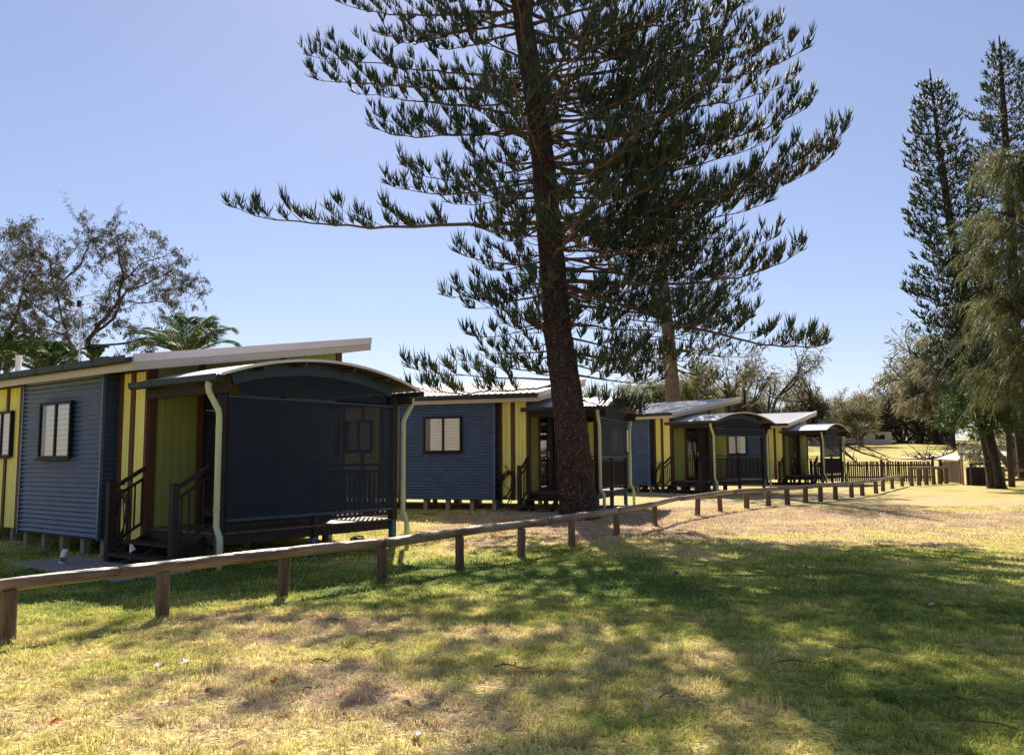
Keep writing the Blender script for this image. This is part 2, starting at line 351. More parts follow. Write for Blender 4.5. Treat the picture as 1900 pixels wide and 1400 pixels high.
# ---------------------------------------------------------------- the ground
def gz(x, y):
    x = np.asarray(x, float); y = np.asarray(y, float)
    t = np.clip((y - 15) / 9, 0, 1); a = 0.13 * t * t * (3 - 2 * t)
    q = np.clip(y - 55, 0, 97); b = 0.0430 * q * np.clip(q / 14, 0, 1)
    w = 0.03 * np.sin(x * 0.7 + 1) * np.sin(y * 0.53) * np.clip((y - 3) / 6, 0, 1) * np.clip((28 - y) / 10, 0, 1)
    cab = 1 - np.clip((y - 60) / 60, 0, 1)
    far = np.clip((y - 155) / 60, 0, 1)
    return (a + b * (1 - far * far * (3 - 2 * far)) * (1 + 0.03 * np.sin(x * 0.03)) + w * 0.6)
def gzf(x, y): return float(gz(x, y))
def terrain():
    ys = np.concatenate([np.linspace(-30, 0, 7)[:-1], np.linspace(0, 60, 121)[:-1], np.linspace(60, 240, 91)[:-1], np.geomspace(240, 3000, 20)])
    xs = np.concatenate([-np.geomspace(60, 2500, 14)[::-1], np.linspace(-55, 75, 181), np.geomspace(80, 2500, 14)])
    X, Y = np.meshgrid(xs, ys); Z = gz(X, Y)
    V = np.stack([X, Y, Z], -1).reshape(-1, 3); nx, ny = len(xs), len(ys)
    i = np.arange(nx - 1)[None, :] + np.arange(ny - 1)[:, None] * nx
    Q = np.stack([i, i + 1, i + 1 + nx, i + nx], -1).reshape(-1, 4)
    o = link_mesh('ground', np_mesh('ground', V, None, Q), M['lawn'], smooth=True)
    tag(o, kind='structure', label='dry patchy lawn rising to a straw coloured meadow')
terrain()
def path_sheet():
    a = [(39, 79.5), (43, 82.5), (49, 88), (56, 95), (66, 104), (82, 120)]
    V = []; Q = []
    for i, (x, y) in enumerate(a):
        d = Vector((a[min(i + 1, len(a) - 1)][0] - a[max(i - 1, 0)][0], a[min(i + 1, len(a) - 1)][1] - a[max(i - 1, 0)][1])).normalized()
        n = Vector((-d.y, d.x))
        for s in (-3.4, -1.1, 1.1, 3.4):
            px, py = x + n.x * s, y + n.y * s; V.append((px, py, gzf(px, py) + 0.10 - 0.05 * (abs(s) > 2)))
        if i:
            for k in range(3): b = i * 4 + k; Q.append((b - 4, b - 3, b + 1, b))
    me = bpy.data.meshes.new('path'); me.from_pydata(V, [], Q)
    tag(link_mesh('path', me, M['path']), kind='structure', label='pale sandy path crossing the slope behind the fence')
path_sheet()

# ---------------------------------------------------------------- the cabin (built once, local axes: x along the front, y to the back, z up)
W, ZB, ZT, RC, U1 = 3.021, 0.292, 3.055, 0.30, 0.886
U2, VG, VG2, VM0, VM1 = 2.848, 0.098, 4.30, 0.44, 3.921
LEN = 7.6; DB = 4.37
DECK = 0.511; ZP = 2.85; PO = 0.358; GO = 0.50; EV = 0.239
def roof_z(v): return 3.20 + (v + EV) * 0.1652          # top of the roof sheet
def corrug(u0, u1, z0, z1, y, pitch=0.0825, amp=0.0155, seg=8, hole=None):
    """horizontal corrugations in the plane y"""
    n = int((z1 - z0) / pitch * seg); V = []; Q = []
    for i in range(n + 1):
        z = z0 + (z1 - z0) * i / n; d = amp * math.cos(2 * math.pi * (z - z0) / pitch)
        V += [(u0, y + d, z), (u1, y + d, z)]
        if i: Q.append((2 * i - 2, 2 * i - 1, 2 * i + 1, 2 * i))
    return V, Q
def window(parent, u0, u1, z0, z1, y, um, name='window'):
    """a sliding window in a wall facing -y"""
    f = MB(); t = 0.05; d0, d1 = y - 0.05, y + 0.02
    f.box(u0, u0 + t, d0, d1, z0, z1).box(u1 - t, u1, d0, d1, z0, z1).box(u0 + t, u1 - t, d0, d1, z0, z0 + t).box(u0 + t, u1 - t, d0, d1, z1 - t, z1)
    f.box(um - 0.03, um + 0.03, d0 + 0.004, d1, z0 + t, z1 - t).box(u0 - 0.03, u1 + 0.03, d0 - 0.03, d0 + 0.0, z0 - 0.035, z0 - 0.001)
    w = f.build(name, M['frame'], parent, bevel=0.004)
    for a, b in ((u0 + t, um - 0.03), (um + 0.03, u1 - t)):
        g = MB().box(a, b, y - 0.028, y - 0.022, z0 + t, z1 - t).build('pane', M['glass'], w)
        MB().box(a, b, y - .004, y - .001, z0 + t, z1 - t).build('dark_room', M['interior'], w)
        if a < um: a = a + (b - a) * .30
        s = MB(); n = int((z1 - z0) / 0.10)
        for k in range(n):
            zz = z0 + t + (z1 - z0 - 2 * t) * k / n; h = (z1 - z0 - 2 * t) / n
            s.add([(a, y - 0.014, zz), (b, y - 0.014, zz), (b, y - 0.006, zz + h - 0.004), (a, y - 0.006, zz + h - 0.004)], [(0, 1, 2, 3)])
        s.build('blind', M['blind'], w)
    return w
def boards(parent, axis, fixed, a, b, w, z0, ztop, name='board', paint='yellow'):
    """vertical boards with open grooves; axis 'x': wall faces -y at y=fixed, axis 'y': wall faces +x at x=fixed"""
    n = max(1, round((b - a) / w)); w = (b - a) / n; g = 0.004
    for i in range(n):
        p, q = a + i * w + g, a + (i + 1) * w - g
        zt0, zt1 = (ztop(p), ztop(q)) if callable(ztop) else (ztop, ztop)
        m = MB()
        if axis == 'x': m.hexa([(p, fixed - 0.018, z0), (q, fixed - 0.018, z0), (q, fixed, z0), (p, fixed, z0), (p, fixed - 0.018, zt0), (q, fixed - 0.018, zt1), (q, fixed, zt1), (p, fixed, zt0)])
        else: m.hexa([(fixed, p, z0), (fixed + 0.018, p, z0), (fixed + 0.018, q, z0), (fixed, q, z0), (fixed, p, zt0), (fixed + 0.018, p, zt0), (fixed + 0.018, q, zt1), (fixed, q, zt1)])
        m.build(name, M[paint], parent)
def build_cabin():
    c = empty('cabin')
    und = lambda v: roof_z(v) - 0.20
    # floor, rear and side walls (one shell)
    m = MB()
    m.box(-LEN, U1 - 0.02, RC + 0.02, DB, 0.30, 0.42)
    m.hexa([(-LEN, RC + .03, .42), (-LEN + .1, RC + .03, .42), (-LEN + .1, DB - .03, .42), (-LEN, DB - .03, .42), (-LEN, RC + .03, und(RC)), (-LEN + .1, RC + .03, und(RC)), (-LEN + .1, DB - .03, und(DB)), (-LEN, DB - .03, und(DB))])
    m.box(-LEN, U1 - 0.03, DB - 0.1, DB, 0.42, und(DB - .1))
    m.build('wall', M['fascia'], c)
    # front wall, recessed plane
    fw = MB().box(-LEN, U1 - 0.015, RC + 0.001, RC + 0.08, 0.30, ZT + 0.02).build('front_wall', M['yellow_back'], c)
    boards(fw, 'x', RC, 0.112, 0.377, 0.1325, ZB + .0, ZT); boards(fw, 'x', RC, 0.497, 0.835, 0.113, ZB + .0, ZT)
    boards(fw, 'x', RC, -4.33, -3.81, 0.13, 0.30, ZT); boards(fw, 'x', RC, -5.0, -4.43, 0.14, 0.30, ZT); boards(fw, 'x', RC, -LEN, -5.1, 0.147, 0.30, ZT)
    for a, b in ((0.0, 0.112), (0.377, 0.497), (0.835, 0.905), (-3.81, -3.69), (-4.43, -4.33), (-5.10, -5.0), (-6.4, -6.3)):
        MB().box(a, b, RC - 0.045, RC - 0.0, ZB - 0.01, ZT).build('batten', M['brown'], c)
    window(c, -5.0, -4.05, 1.68, 2.60, RC - 0.052, -4.5)
    # blue corrugated box
    V, Q = corrug(-W + 0.03, -0.03, ZB, ZT, 0.0); m = MB(); m.add(V, Q)
    cw = m.build('corrugated_wall', M['blue'], c, smooth=True)
    MB().box(-W, -W + 0.04, -0.022, RC - 0.05, ZB - 0.01, ZT).build('corner_trim', M['blue'], c); MB().box(-0.04, 0.0, -0.022, 0.03, ZB - 0.01, ZT).build('corner_trim', M['blue'], c)
    s = MB(); n = int((ZT - ZB) / 0.0825 * 8)
    for i in range(n + 1):
        z = ZB + (ZT - ZB) * i / n; d = 0.0105 * math.cos(2 * math.pi * (z - ZB) / 0.0825)
        s.v += [(-0.012 + d, 0.03, z), (-0.012 + d, RC - 0.03, z)]
        if i: s.f.append((2 * i - 2, 2 * i - 1, 2 * i + 1, 2 * i))
    s.build('return_wall', M['navy'], c, smooth=True)  # same blue sheet as the front; its shade is put into the navy colour
    MB().box(-W + .04, -0.03, 0.03, RC - 0.04, ZB + .01, ZB + .05).build('base_plate', M['darkwood'], c)
    window(c, -2.19, -1.0, 1.64, 2.65, -0.028, -1.57)
    # gable wall with its boards, cut round the door
    D0, D1, DH = 1.28, 2.90, 2.69
    g = MB(); e = 0.03
    g.hexa([(U1 - .08, RC + .09, .42), (U1 - .001, RC + .02, .42), (U1 - .001, D0, .42), (U1 - .08, D0, .42), (U1 - .08, RC + .09, und(RC)), (U1 - .001, RC + .02, und(RC)), (U1 - .001, D0, und(D0)), (U1 - .08, D0, und(D0))])
    g.hexa([(U1 - .08, D0, DH), (U1 - .001, D0, DH), (U1 - .001, D1, DH), (U1 - .08, D1, DH), (U1 - .08, D0, und(D0)), (U1 - .001, D0, und(D0)), (U1 - .001, D1, und(D1)), (U1 - .08, D1, und(D1))])
    g.hexa([(U1 - .08, D1, .42), (U1 - .001, D1, .42), (U1 - .001, DB - .12, .42), (U1 - .08, DB - .12, .42), (U1 - .08, D1, und(D1)), (U1 - .001, D1, und(D1)), (U1 - .001, DB - .12, und(DB - .12)), (U1 - .08, DB - .12, und(DB - .12))])
    gw = g.build('gable_wall', M['yellow_back'], c)
    top = lambda v: und(v) + 0.05
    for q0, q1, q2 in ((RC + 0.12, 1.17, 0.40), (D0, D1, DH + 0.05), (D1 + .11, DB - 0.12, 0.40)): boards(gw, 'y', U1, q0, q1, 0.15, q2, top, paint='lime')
    for a, b in ((RC - 0.02, RC + 0.12), (1.17, 1.28), (D1, D1 + 0.11), (DB - 0.12, DB + .02)):
        MB().hexa([(U1, a, .38), (U1 + .045, a, .38), (U1 + .045, b, .38), (U1, b, .38), (U1, a, top(a)), (U1 + .045, a, top(a)), (U1 + .045, b, top(b)), (U1, b, top(b))]).build('batten', M['brown'], c)
    MB().box(U1, U1 + .04, D0, D1, DH, DH + .05).build('lintel', M['frame'], c)
    # sliding door
    d = MB(); x0, x1 = U1 - .05, U1 + .012; mid = 2.12; t = 0.055
    for a, b, xx in ((D0, mid, x1), (mid - .03, D1, x0 + .02)):
        d.box(xx - .045, xx, a, a + t, DECK, DH).box(xx - .045, xx, b - t, b, DECK, DH).box(xx - .045, xx, a + t, b - t, DECK, DECK + .1).box(xx - .045, xx, a + t, b - t, DH - .07, DH)
    door = d.build('door', M['frame'], c)
    MB().box(x1 - .025, x1 - .02, D0 + t, mid - t, DECK + .1, DH - .07).build('pane', M['glass'], door)
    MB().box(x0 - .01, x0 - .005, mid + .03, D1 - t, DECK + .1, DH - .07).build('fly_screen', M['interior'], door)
    MB().box(x1, x1 + .03, mid - .05, mid - .03, 1.45, 1.65).build('handle', M['alu'], door)
    MB().box(U1 - .6, U1 - .58, D0, D1, .45, DH).build('curtain', mat('grey_curtain', (0.22, 0.25, 0.30), 0.8, noise=.5, nscale=6, stretch=(1, 3, .4)), door)
    # roof
    u0, u1 = -LEN - 0.3, U1 + GO - 0.03
    pitch = 0.19; seg = 8; n = int((u1 - u0) / pitch * seg); V = []; Q = []
    for i in range(n + 1):
        u = u0 + (u1 - u0) * i / n; ph = (i % seg) / seg; dz = 0.026 if ph in (0, 1 / seg) else 0.0
        V += [(u, -EV - 0.02, roof_z(-EV) + dz), (u, 4.744, roof_z(4.744) + dz)]
        if i: Q.append((2 * i - 2, 2 * i, 2 * i + 1, 2 * i - 1))
    rs = MB(); rs.add(V, Q); roof = rs.build('roof', M['zinc'], c)
    L_ = 4.744
    so = MB(); so.hexa([(u0, -EV, roof_z(-EV) - .19), (u1, -EV, roof_z(-EV) - .19), (u1, L_, roof_z(L_) - .19), (u0, L_, roof_z(L_) - .19), (u0, -EV, roof_z(-EV) - .02), (u1, -EV, roof_z(-EV) - .02), (u1, L_, roof_z(L_) - .02), (u0, L_, roof_z(L_) - .02)])
    so.build('soffit', M['fascia'], roof)
    for k, (uu, w, z0, z1, mt, nm) in enumerate(((u1 - .035, .07, -.075, .055, 'barge', 'barge_cap'), (u1 - .02, .03, -.205, -.078, 'fascia', 'barge_board'), (u0 - .01, .03, -.20, .04, 'barge', 'barge_board'))):
        MB().hexa([(uu, -EV - .01, roof_z(-EV) + z0), (uu + w, -EV - .01, roof_z(-EV) + z0), (uu + w, L_ + .03, roof_z(L_) + z0), (uu, L_ + .03, roof_z(L_) + z0),
                   (uu, -EV - .01, roof_z(-EV) + z1), (uu + w, -EV - .01, roof_z(-EV) + z1), (uu + w, L_ + .03, roof_z(L_) + z1), (uu, L_ + .03, roof_z(L_) + z1)]).build(nm, M[mt], roof)
    MB().box(u0, u1 + .012, -EV - .025, -EV - .001, roof_z(-EV) - .20, roof_z(-EV) - .0).build('fascia_board', M['fascia'], roof)
    MB().box(u0, u1, L_ + .001, L_ + .03, roof_z(L_) - .20, roof_z(L_) + .02).build('ridge_cap', M['barge'], roof)
    zg = roof_z(-EV) + .03
    prof = [(-EV - .028, zg - .02), (-EV - .028, zg - .10), (-EV - .10, zg - .125), (-EV - .15, zg - .10), (-EV - .155, zg), (-EV - .145, zg), (-EV - .14, zg - .085), (-EV - .04, zg - .085)]
    gt = MB(); L0 = u0
    gt.prism(prof, 'x', u0 - .02, u1 + .0); gu = gt.build('gutter', M['gutter'], c)
    for x in np.arange(u1 - 1.02, u0, -1.02):
        MB().prism([(-EV - .03, zg - .11), (-EV - .105, zg - .132), (-EV - .158, zg - .104), (-EV - .163, zg + .006), (-EV - .03, zg + .006)], 'x', x - .012, x + .012).build('bracket', M['gutter'], gu)
    # stumps
    for i, uu in enumerate((-7.4, -6.3, -5.2, -4.1, -2.93, -2.2, -1.5, -0.75, -0.07, 0.75)):
        for vv in (0.16 if -3 < uu < 0 else RC + .1, 2.3, DB - .12):
            MB().box(uu - .06, uu + .06, vv - .06, vv + .06, -0.2, ZB + .01 if vv > .2 else ZB + .01).build('stump', M['stump'], c)
    # ------------- porch
    P = MB()
    for vv in (VM0 - .06, VM1 + .06):
        MB().box(U2 - .09, U2 + .03, vv - .06, vv + .06, DECK - .02, ZP - .12).build('porch_post', M['darkwood'], c)
        MB().box(U2 - .08, U2 + .02, vv - .05, vv + .05, -0.2, DECK - .02).build('post_stirrup', M['postblue'], c)
        MB().box(U1 + .05, U1 + .13, vv - .05, vv + .05, -.2, DECK - .03).build('post_stirrup', M['darkwood'], c)
    MB().box(U2 - .07, U2 + .01, 2.1, 2.2, -.2, DECK - .2).build('post_stirrup', M['postblue'], c)
    # beams under gutters
    for vv in (VG + .16, VG2 - .20): MB().box(U1 + .05, U2 + .30, vv - .04, vv + .04, ZP - .26, ZP - .11).build('porch_beam', M['darkwood'], c)
    # barrel roof: circular arc through the two eaves
    half = (VG2 - VG) / 2 + .0; rise = 0.36; rad = (half * half + rise * rise) / (2 * rise); vc = (VG + VG2) / 2; zc = ZP + rise - rad; th = math.asin(half / rad)
    def arc(a, off=0.0): return (vc + (rad + off) * math.sin(a), zc + (rad + off) * math.cos(a))
    us, ue = U1 + .02, U2 + PO; pitch = 0.105; seg = 6; n = int((ue - us) / pitch * seg); K = 28; V = []; Q = []
    for i in range(n + 1):
        u = us + (ue - us) * i / n; off = 0.010 * math.cos(2 * math.pi * (u - us) / pitch)
        for k in range(K + 1):
            y, z = arc(-th + 2 * th * k / K, off); V.append((u, y, z))
        if i:
            for k in range(K): a = (i - 1) * (K + 1) + k; Q.append((a, a + K + 1, a + K + 2, a + 1))
    pr = MB(); pr.add(V, Q); proof = pr.build('porch_roof', M['zinc'], c, smooth=True)
    def arcband(u0_, u1_, o0, o1, a0, a1, name, mt, par, K=24):
        m = MB()
        for k in range(K + 1):
            a = a0 + (a1 - a0) * k / K; y0, z0 = arc(a, o0); y1, z1 = arc(a, o1)
            m.v += [(u0_, y0, z0), (u1_, y0, z0), (u1_, y1, z1), (u0_, y1, z1)]
            if k:
                b = (k - 1) * 4; d_ = k * 4
                for j in range(4): m.f.append((b + j, b + (j + 1) % 4, d_ + (j + 1) % 4, d_ + j))
        m.f.append((3, 2, 1, 0)); m.f.append(tuple(K * 4 + j for j in range(4)))
        return m.build(name, M[mt], par)
    arcband(us + .01, ue - .015, -.032, -.018, -th + .01, th - .01, 'ceiling', 'soffit', proof)
    arcband(ue - .014, ue + .012, -.022, .020, -th, th, 'edge_trim', 'barge', proof)
    arcband(U2 - .03, U2 + .03, -.23, -.04, -th + .06, th - .06, 'arch_beam', 'navy', c)
    for a in (-.62, -.25, .25, .62):
        y, z = arc(th * a, -.07); MB().box(U1 + .05, ue - .05, y - .025, y + .025, z - .03, z + .03).build('purlin', M['soffit'], proof)
    # porch gutters
    for sgn, vv in ((-1, VG), (1, VG2)):
        q = [(vv, ZP - .01), (vv, ZP - .10), (vv + sgn * .05, ZP - .115), (vv + sgn * .10, ZP - .09), (vv + sgn * .11, ZP), (vv + sgn * .10, ZP), (vv + sgn * .09, ZP - .08), (vv + sgn * .012, ZP - .08)]
        if sgn > 0: q = q[::-1]
        pg = MB().prism(q, 'x', U1 - .12 if sgn < 0 else U1 + .02, ue).build('porch_gutter', M['gutter'], c)
        MB().prism([(vv + sgn * .0, ZP - .105), (vv + sgn * .05, ZP - .122), (vv + sgn * .106, ZP - .094), (vv + sgn * .118, ZP + .006), (vv, ZP + .006)][::1 if sgn < 0 else -1], 'x', U1 + .55, U1 + .58).build('bracket', M['gutter'], pg)
    # downpipes with offsets
    for sgn, vg, vp in ((-1, VG - .05, VM0 - .20), (1, VG2 + .05, VM1 + .20)):
        x = U2 + .10
        pts = [(x, vg, ZP - .10), (x, vg, ZP - .20), (x + .0, vg + (vp - vg) * .08, ZP - .26), (x + .0, vg + (vp - vg) * .92, ZP - .52), (x + .0, vp, ZP - .60), (x, vp, 0.75), (x, vp, .62), (x + .01, vp + sgn * -.0, .60), (x + .09, vp, .46), (x + .10, vp, .40), (x + .10, vp, -.05)]
        dp = MB().tube(pts, .045, 12).build('downpipe', M['pipe'], c, smooth=False)
        dp.data.polygons.foreach_set('use_smooth', [len(p.vertices) == 4 for p in dp.data.polygons])
        for z in (2.05, .88): MB().tube([(x, vp, z - .012), (x, vp, z + .012)], .052, 12).build('pipe_clip', M['pipe'], dp)
        MB().tube([(x, vg, ZP - .17), (x, vg, ZP - .14)], .052, 12).build('pipe_collar', M['fascia'], dp)
    # deck
    dk = MB(); dk.box(U1 + .02, U2 - .08, VM0 - .10, VM0 - .055, DECK - .19, DECK - .03).box(U1 + .02, U2 - .08, VM1 + .055, VM1 + .10, DECK - .19, DECK - .03)
    dk.box(U2 - .075, U2 - .035, VM0 - .1, VM1 + .1, DECK - .182, DECK - .028)
    deck = dk.build('deck_frame', M['darkwood'], c)
    for uu in (U1 + .5, U1 + 1.0, U1 + 1.5): MB().box(uu - .022, uu + .022, VM0 - .05, VM1 + .05, DECK - .17, DECK - .03).build('joist', M['darkwood'], deck)
    n = 36; w = (VM1 - VM0 + .2) / n
    for i in range(n):
        a = VM0 - .1 + i * w; MB().box(U1 + .02, U2 + .01, a + .004, a + w - .004, DECK - .026, DECK).build('deck_board', M['decktop'], deck)
    # balustrades: front and far side
    ZR = 1.513
    def balus(p0, p1, nb, name='balustrade'):
        p0, p1 = Vector(p0), Vector(p1)
        b = MB().bar(p0 + Vector((0, 0, ZR - .02)), p1 + Vector((0, 0, ZR - .02)), .075, .04).build(name, M['darkwood'], c)
        MB().bar(p0 + Vector((0, 0, ZR - .14)), p1 + Vector((0, 0, ZR - .14)), .035, .05).build('mid_rail', M['darkwood'], b); MB().bar(p0 + Vector((0, 0, DECK + .10)), p1 + Vector((0, 0, DECK + .10)), .035, .05).build('bottom_rail', M['darkwood'], b)
        for i in range(nb):
            q = p0.lerp(p1, (i + .5) / nb); MB().box(q.x - .014, q.x + .014, q.y - .014, q.y + .014, DECK + .12, ZR - .16).build('baluster', M['darkwood'], b)
        return b
    vm = (VM0 + VM1) / 2
    balus((U2 - .045, VM0, 0), (U2 - .045, vm - .05, 0), 15); balus((U2 - .045, vm + .05, 0), (U2 - .045, VM1, 0), 15)
    MB().box(U2 - .095, U2 + .005, vm - .05, vm + .05, -.2, ZR + .09).build('newel_post', M['darkwood'], c)
    balus((U1 + .06, VM1 + .04, 0), (U2 - .1, VM1 + .04, 0), 16)
    # stairs on the open side
    x0, x1, vs_ = .807, 2.613, -.235
    for xx in (x0, x1): MB().box(xx - .055, xx + .055, vs_ - .055, vs_ + .055, -.2, 1.262).build('stair_post', M['darkwood'], c, bevel=.006)
    for xx, ve in ((x0 + .07, VM0 - .12), (x1 - .0, VM0 - .12)):
        zs, zt = 1.20, 1.50
        b = MB().bar((xx, vs_ + .05, zs), (xx, ve, zt), .07, .055).build('stair_rail', M['darkwood'], c)
        MB().bar((xx, vs_ + .05, zs - .16), (xx, ve, zt - .16), .035, .04).build('mid_rail', M['darkwood'], b); MB().bar((xx, vs_ + .05, .33), (xx, ve, .63), .035, .04).build('bottom_rail', M['darkwood'], b)
        for k in range(4):
            t = (k + .6) / 4.3; v = vs_ + .05 + (ve - vs_ - .05) * t; MB().box(xx - .011, xx + .011, v - .011, v + .011, .34 + .3 * t, 1.04 + .3 * t).build('baluster', M['darkwood'], b)
    for z, v0, v1 in ((.17, -.33, -.06), (.34, -.07, .20)):
        MB().box(x0 + .06, x1 - .06, v0, v1, z - .045, z).build('stair_tread', M['darkwood'], c)
    for xx in (x0 + .12, x1 - .12, (x0 + x1) / 2): MB().hexa([(xx - .02, -.3, .0), (xx + .02, -.3, 0), (xx + .02, VM0 - .1, 0.1), (xx - .02, VM0 - .1, 0.1), (xx - .02, -.3, .12), (xx + .02, -.3, .12), (xx + .02, VM0 - .1, .46), (xx - .02, VM0 - .1, .46)]).build('stringer', M['darkwood'], c)
    return c, arc, th
proto, ARC, TH = build_cabin()
POSE = [(-6.854, 13.877, 36.898, 0.004), (-0.49, 23.267, 20.004, 0.141), (5.647, 34.227, 47.526, 0.154), (13.457, 44.282, 36.36, 0.092)]
CLAB = ['nearest cabin with a navy screen let down over its whole curved porch', 'second cabin with its stairs hidden behind the big pine trunk',
        'third cabin with its porch screen rolled up, in front of the far pine', 'farthest and smallest cabin beside the picket fence, screen half down']
CAB = []
_ch = {}
for _o in bpy.data.objects:
    if _o.parent: _ch.setdefault(_o.parent.name, []).append(_o)
for i, (x, y, t, z) in enumerate(POSE):
    c = proto if i == 0 else copy_tree(proto, None, _ch)
    c.location = (x, y, z); c.rotation_euler = (0, 0, -R(t)); tag(c, CLAB[i], 'cabin', 'blue and yellow cabins in a row'); CAB.append(c)
def cl(i, u, v, z):
    x, y, t, zz = POSE[i]; t = R(t)
    return Vector((x + u * math.cos(t) + v * math.sin(t), y - u * math.sin(t) + v * math.cos(t), zz + z))
# the littered roof of the second cabin
for o in kids(CAB[1]):
    if o.name.split('.')[0] == 'roof': o.data = o.data.copy(); o.data.materials[0] = M['zinc_dirty']
# screens: upper one fills the arch, lower one hangs to a height of its own
for i, zb in enumerate((0.715, 1.50, 2.30, 1.50)):
    m = MB(); K = 24; zlo = 2.60; top = []
    for k in range(K + 1):
        y, z = ARC(-TH + .08 + (2 * TH - .16) * k / K, -.20); top.append((min(max(y, VM0 - .02), VM1 + .02), z))
    for xx in (U2 + .0, U2 + .006):
        n0 = len(m.v); m.v += [(xx, y, z) for y, z in top] + [(xx, y, min(zlo, z - .01)) for y, z in top]
        for k in range(K): m.f.append((n0 + k, n0 + k + 1, n0 + K + 2 + k, n0 + K + 1 + k))
    m.build('arch_screen', M['mesh'], CAB[i])
    s = MB(); nv, nz = 48, 14; rq = random.Random(i + 5)
    for face in (0, 1):
        for a in range(nz + 1):
            for b in range(nv + 1):
                v = VM0 + (VM1 - VM0) * b / nv; z = zb + (2.545 - zb) * a / nz; q = math.sin(math.pi * a / nz)
                s.v.append((U2 + .013 + .004 * face + q * (.010 * math.sin(v * 3.1 + z * .9 + i) + .006 * math.sin(v * 7.3 - z * 2.2)) + q * .008, v, z))
        o_ = face * (nz + 1) * (nv + 1)
        for a in range(nz):
            for b in range(nv): k0 = o_ + a * (nv + 1) + b; s.f.append((k0, k0 + 1, k0 + nv + 2, k0 + nv + 1))
    s = s.build('shade_screen', M['mesh'], CAB[i], smooth=True)
    MB().box(U2 - .002, U2 + .03, VM0 - .01, VM1 + .01, zb - .045, zb - .0).build('bottom_bar', M['navy'], s)
    MB().box(U2 - .002, U2 + .03, VM0 - .01, VM1 + .01, 2.545, 2.575).build('roller', M['navy'], s)
    if i in (0, 2):
        MB().box(U2 - .02, U2 + .03, VM0 - .035, VM0 - .001, .52, 2.62).build('screen_guide', M['navy'], CAB[i])

# ---------------------------------------------------------------- things round the cabins
rng = random.Random(7)
HL = ['black garden hose coiled on the nearest cabin behind its stair rail', 'black garden hose coiled on the second cabin, left of the pine trunk', 'black garden hose coiled on the third cabin beside its stairs', 'thin black garden hose hooked on the farthest cabin']
for i in range(4):
    h = MB(); n_l = (5, 7, 5, 1)[i]
    for k in range(n_l):
        cx, cz = .26 + rng.uniform(-.04, .04), .72 + rng.uniform(-.05, .05) - .02 * k; ru, rz = rng.uniform(.13, .26), rng.uniform(.34, .52)
        a0 = rng.uniform(0, 1); lim = 24 if i < 3 else 13
        pts = [cl(i, cx + ru * math.sin(a0 + 2 * math.pi * q / 24) * (1 if i < 3 else .6), RC - .07 - .012 * k + .01 * math.sin(q), cz + rz * math.cos(2 * math.pi * q / 24)) for q in range(lim + 1)]
        h.tube(pts, .011, 6)
    pts = [cl(i, .26 + .13 * math.sin(q * 1.2), RC - .15, 1.2 - .1 * q) for q in range(11)]
    if i < 3: h.tube(pts, .011, 6)
    root = empty('garden_hose', cl(i, .26, RC - .06, .2)); tag(root, HL[i], 'hose', 'garden hoses on the cabin fronts')
    o = h.build('coil', M['hose'], None, smooth=True); o.data.transform(Matrix.Translation(-root.location)); o.parent = root
    k_ = MB().tube([cl(i, .26, RC - .02, 1.2) - root.location, cl(i, .26, RC - .16, 1.2) - root.location, cl(i, .26, RC - .18, 1.27) - root.location], .012, 6).build('hook', M['frame'], root)
PL = ['concrete pad at the foot of the nearest cabin stairs', 'concrete pad left of the pine at the second cabin stairs', 'concrete pad at the foot of the third cabin stairs']
for i in range(3):
    m = MB(); a = [cl(i, u, v, 0) for u, v in ((-.35 if i == 0 else .1, -1.25 if i == 0 else -.85), (2.95, -1.25 if i == 0 else -.85), (2.95, -.15), (.1 if i else -.35, -.15))]
    zt = POSE[i][3] + .03
    m.hexa([(p.x, p.y, zt - .25) for p in a] + [(p.x, p.y, zt) for p in a]); tag(m.build('concrete_pad', M['concrete'], bevel=.01), PL[i], 'slab')
def antenna(base, h, s, label):
    root = empty('antenna', base); tag(root, label, 'antenna', 'television antennas on the cabin roofs')
    MB().tube([(0, 0, -.1), (0, 0, h)], .02 * s, 8).build('mast', M['alu'], root)
    b = MB().tube([(-.5 * s, .1, h - .02), (.5 * s, -.05, h + .06)], .016 * s, 6); b.tube([(-.42 * s, .1, h - .26), (.42 * s, -.05, h - .2)], .014 * s, 6)
    bo = b.build('boom', M['alu'], root)
    for k in range(7):
        t = -.46 + k * .15
        for hh in (0, -.22): MB().tube([(t * s, .1 - .28 * s, h + hh + (t + .5) * .07), (t * s, .28 * s, h + hh + (t + .5) * .07)], .007 * s, 5).build('element', M['alu'], bo)
    MB().box(-.12 * s, -.02, -.05, .05, h - .2, h - .06).build('junction_box', M['frame'], root)
p = at(147, 668, 16.6); antenna(p, at(145, 552, 16.6).z - p.z, .62, 'tall television antenna on the nearest cabin in front of the bare tree')
p = at(842, 728, 26.0); antenna(p, at(840, 648, 26.0).z - p.z, .55, 'small television antenna on the second cabin left of the pine trunk')
p = at(33, 700, 15.8); q = at(33, 662, 15.8)
root = empty('vent_pipe', p); tag(root, 'short white vent pipe on the nearest cabin roof', 'vent')
MB().tube([(0, 0, -.1), (0, 0, q.z - p.z)], .055, 12).build('tube', M['white'], root); MB().tube([(0, 0, q.z - p.z), (0, 0, q.z - p.z + .03)], .062, 12).build('cap', M['white'], root)
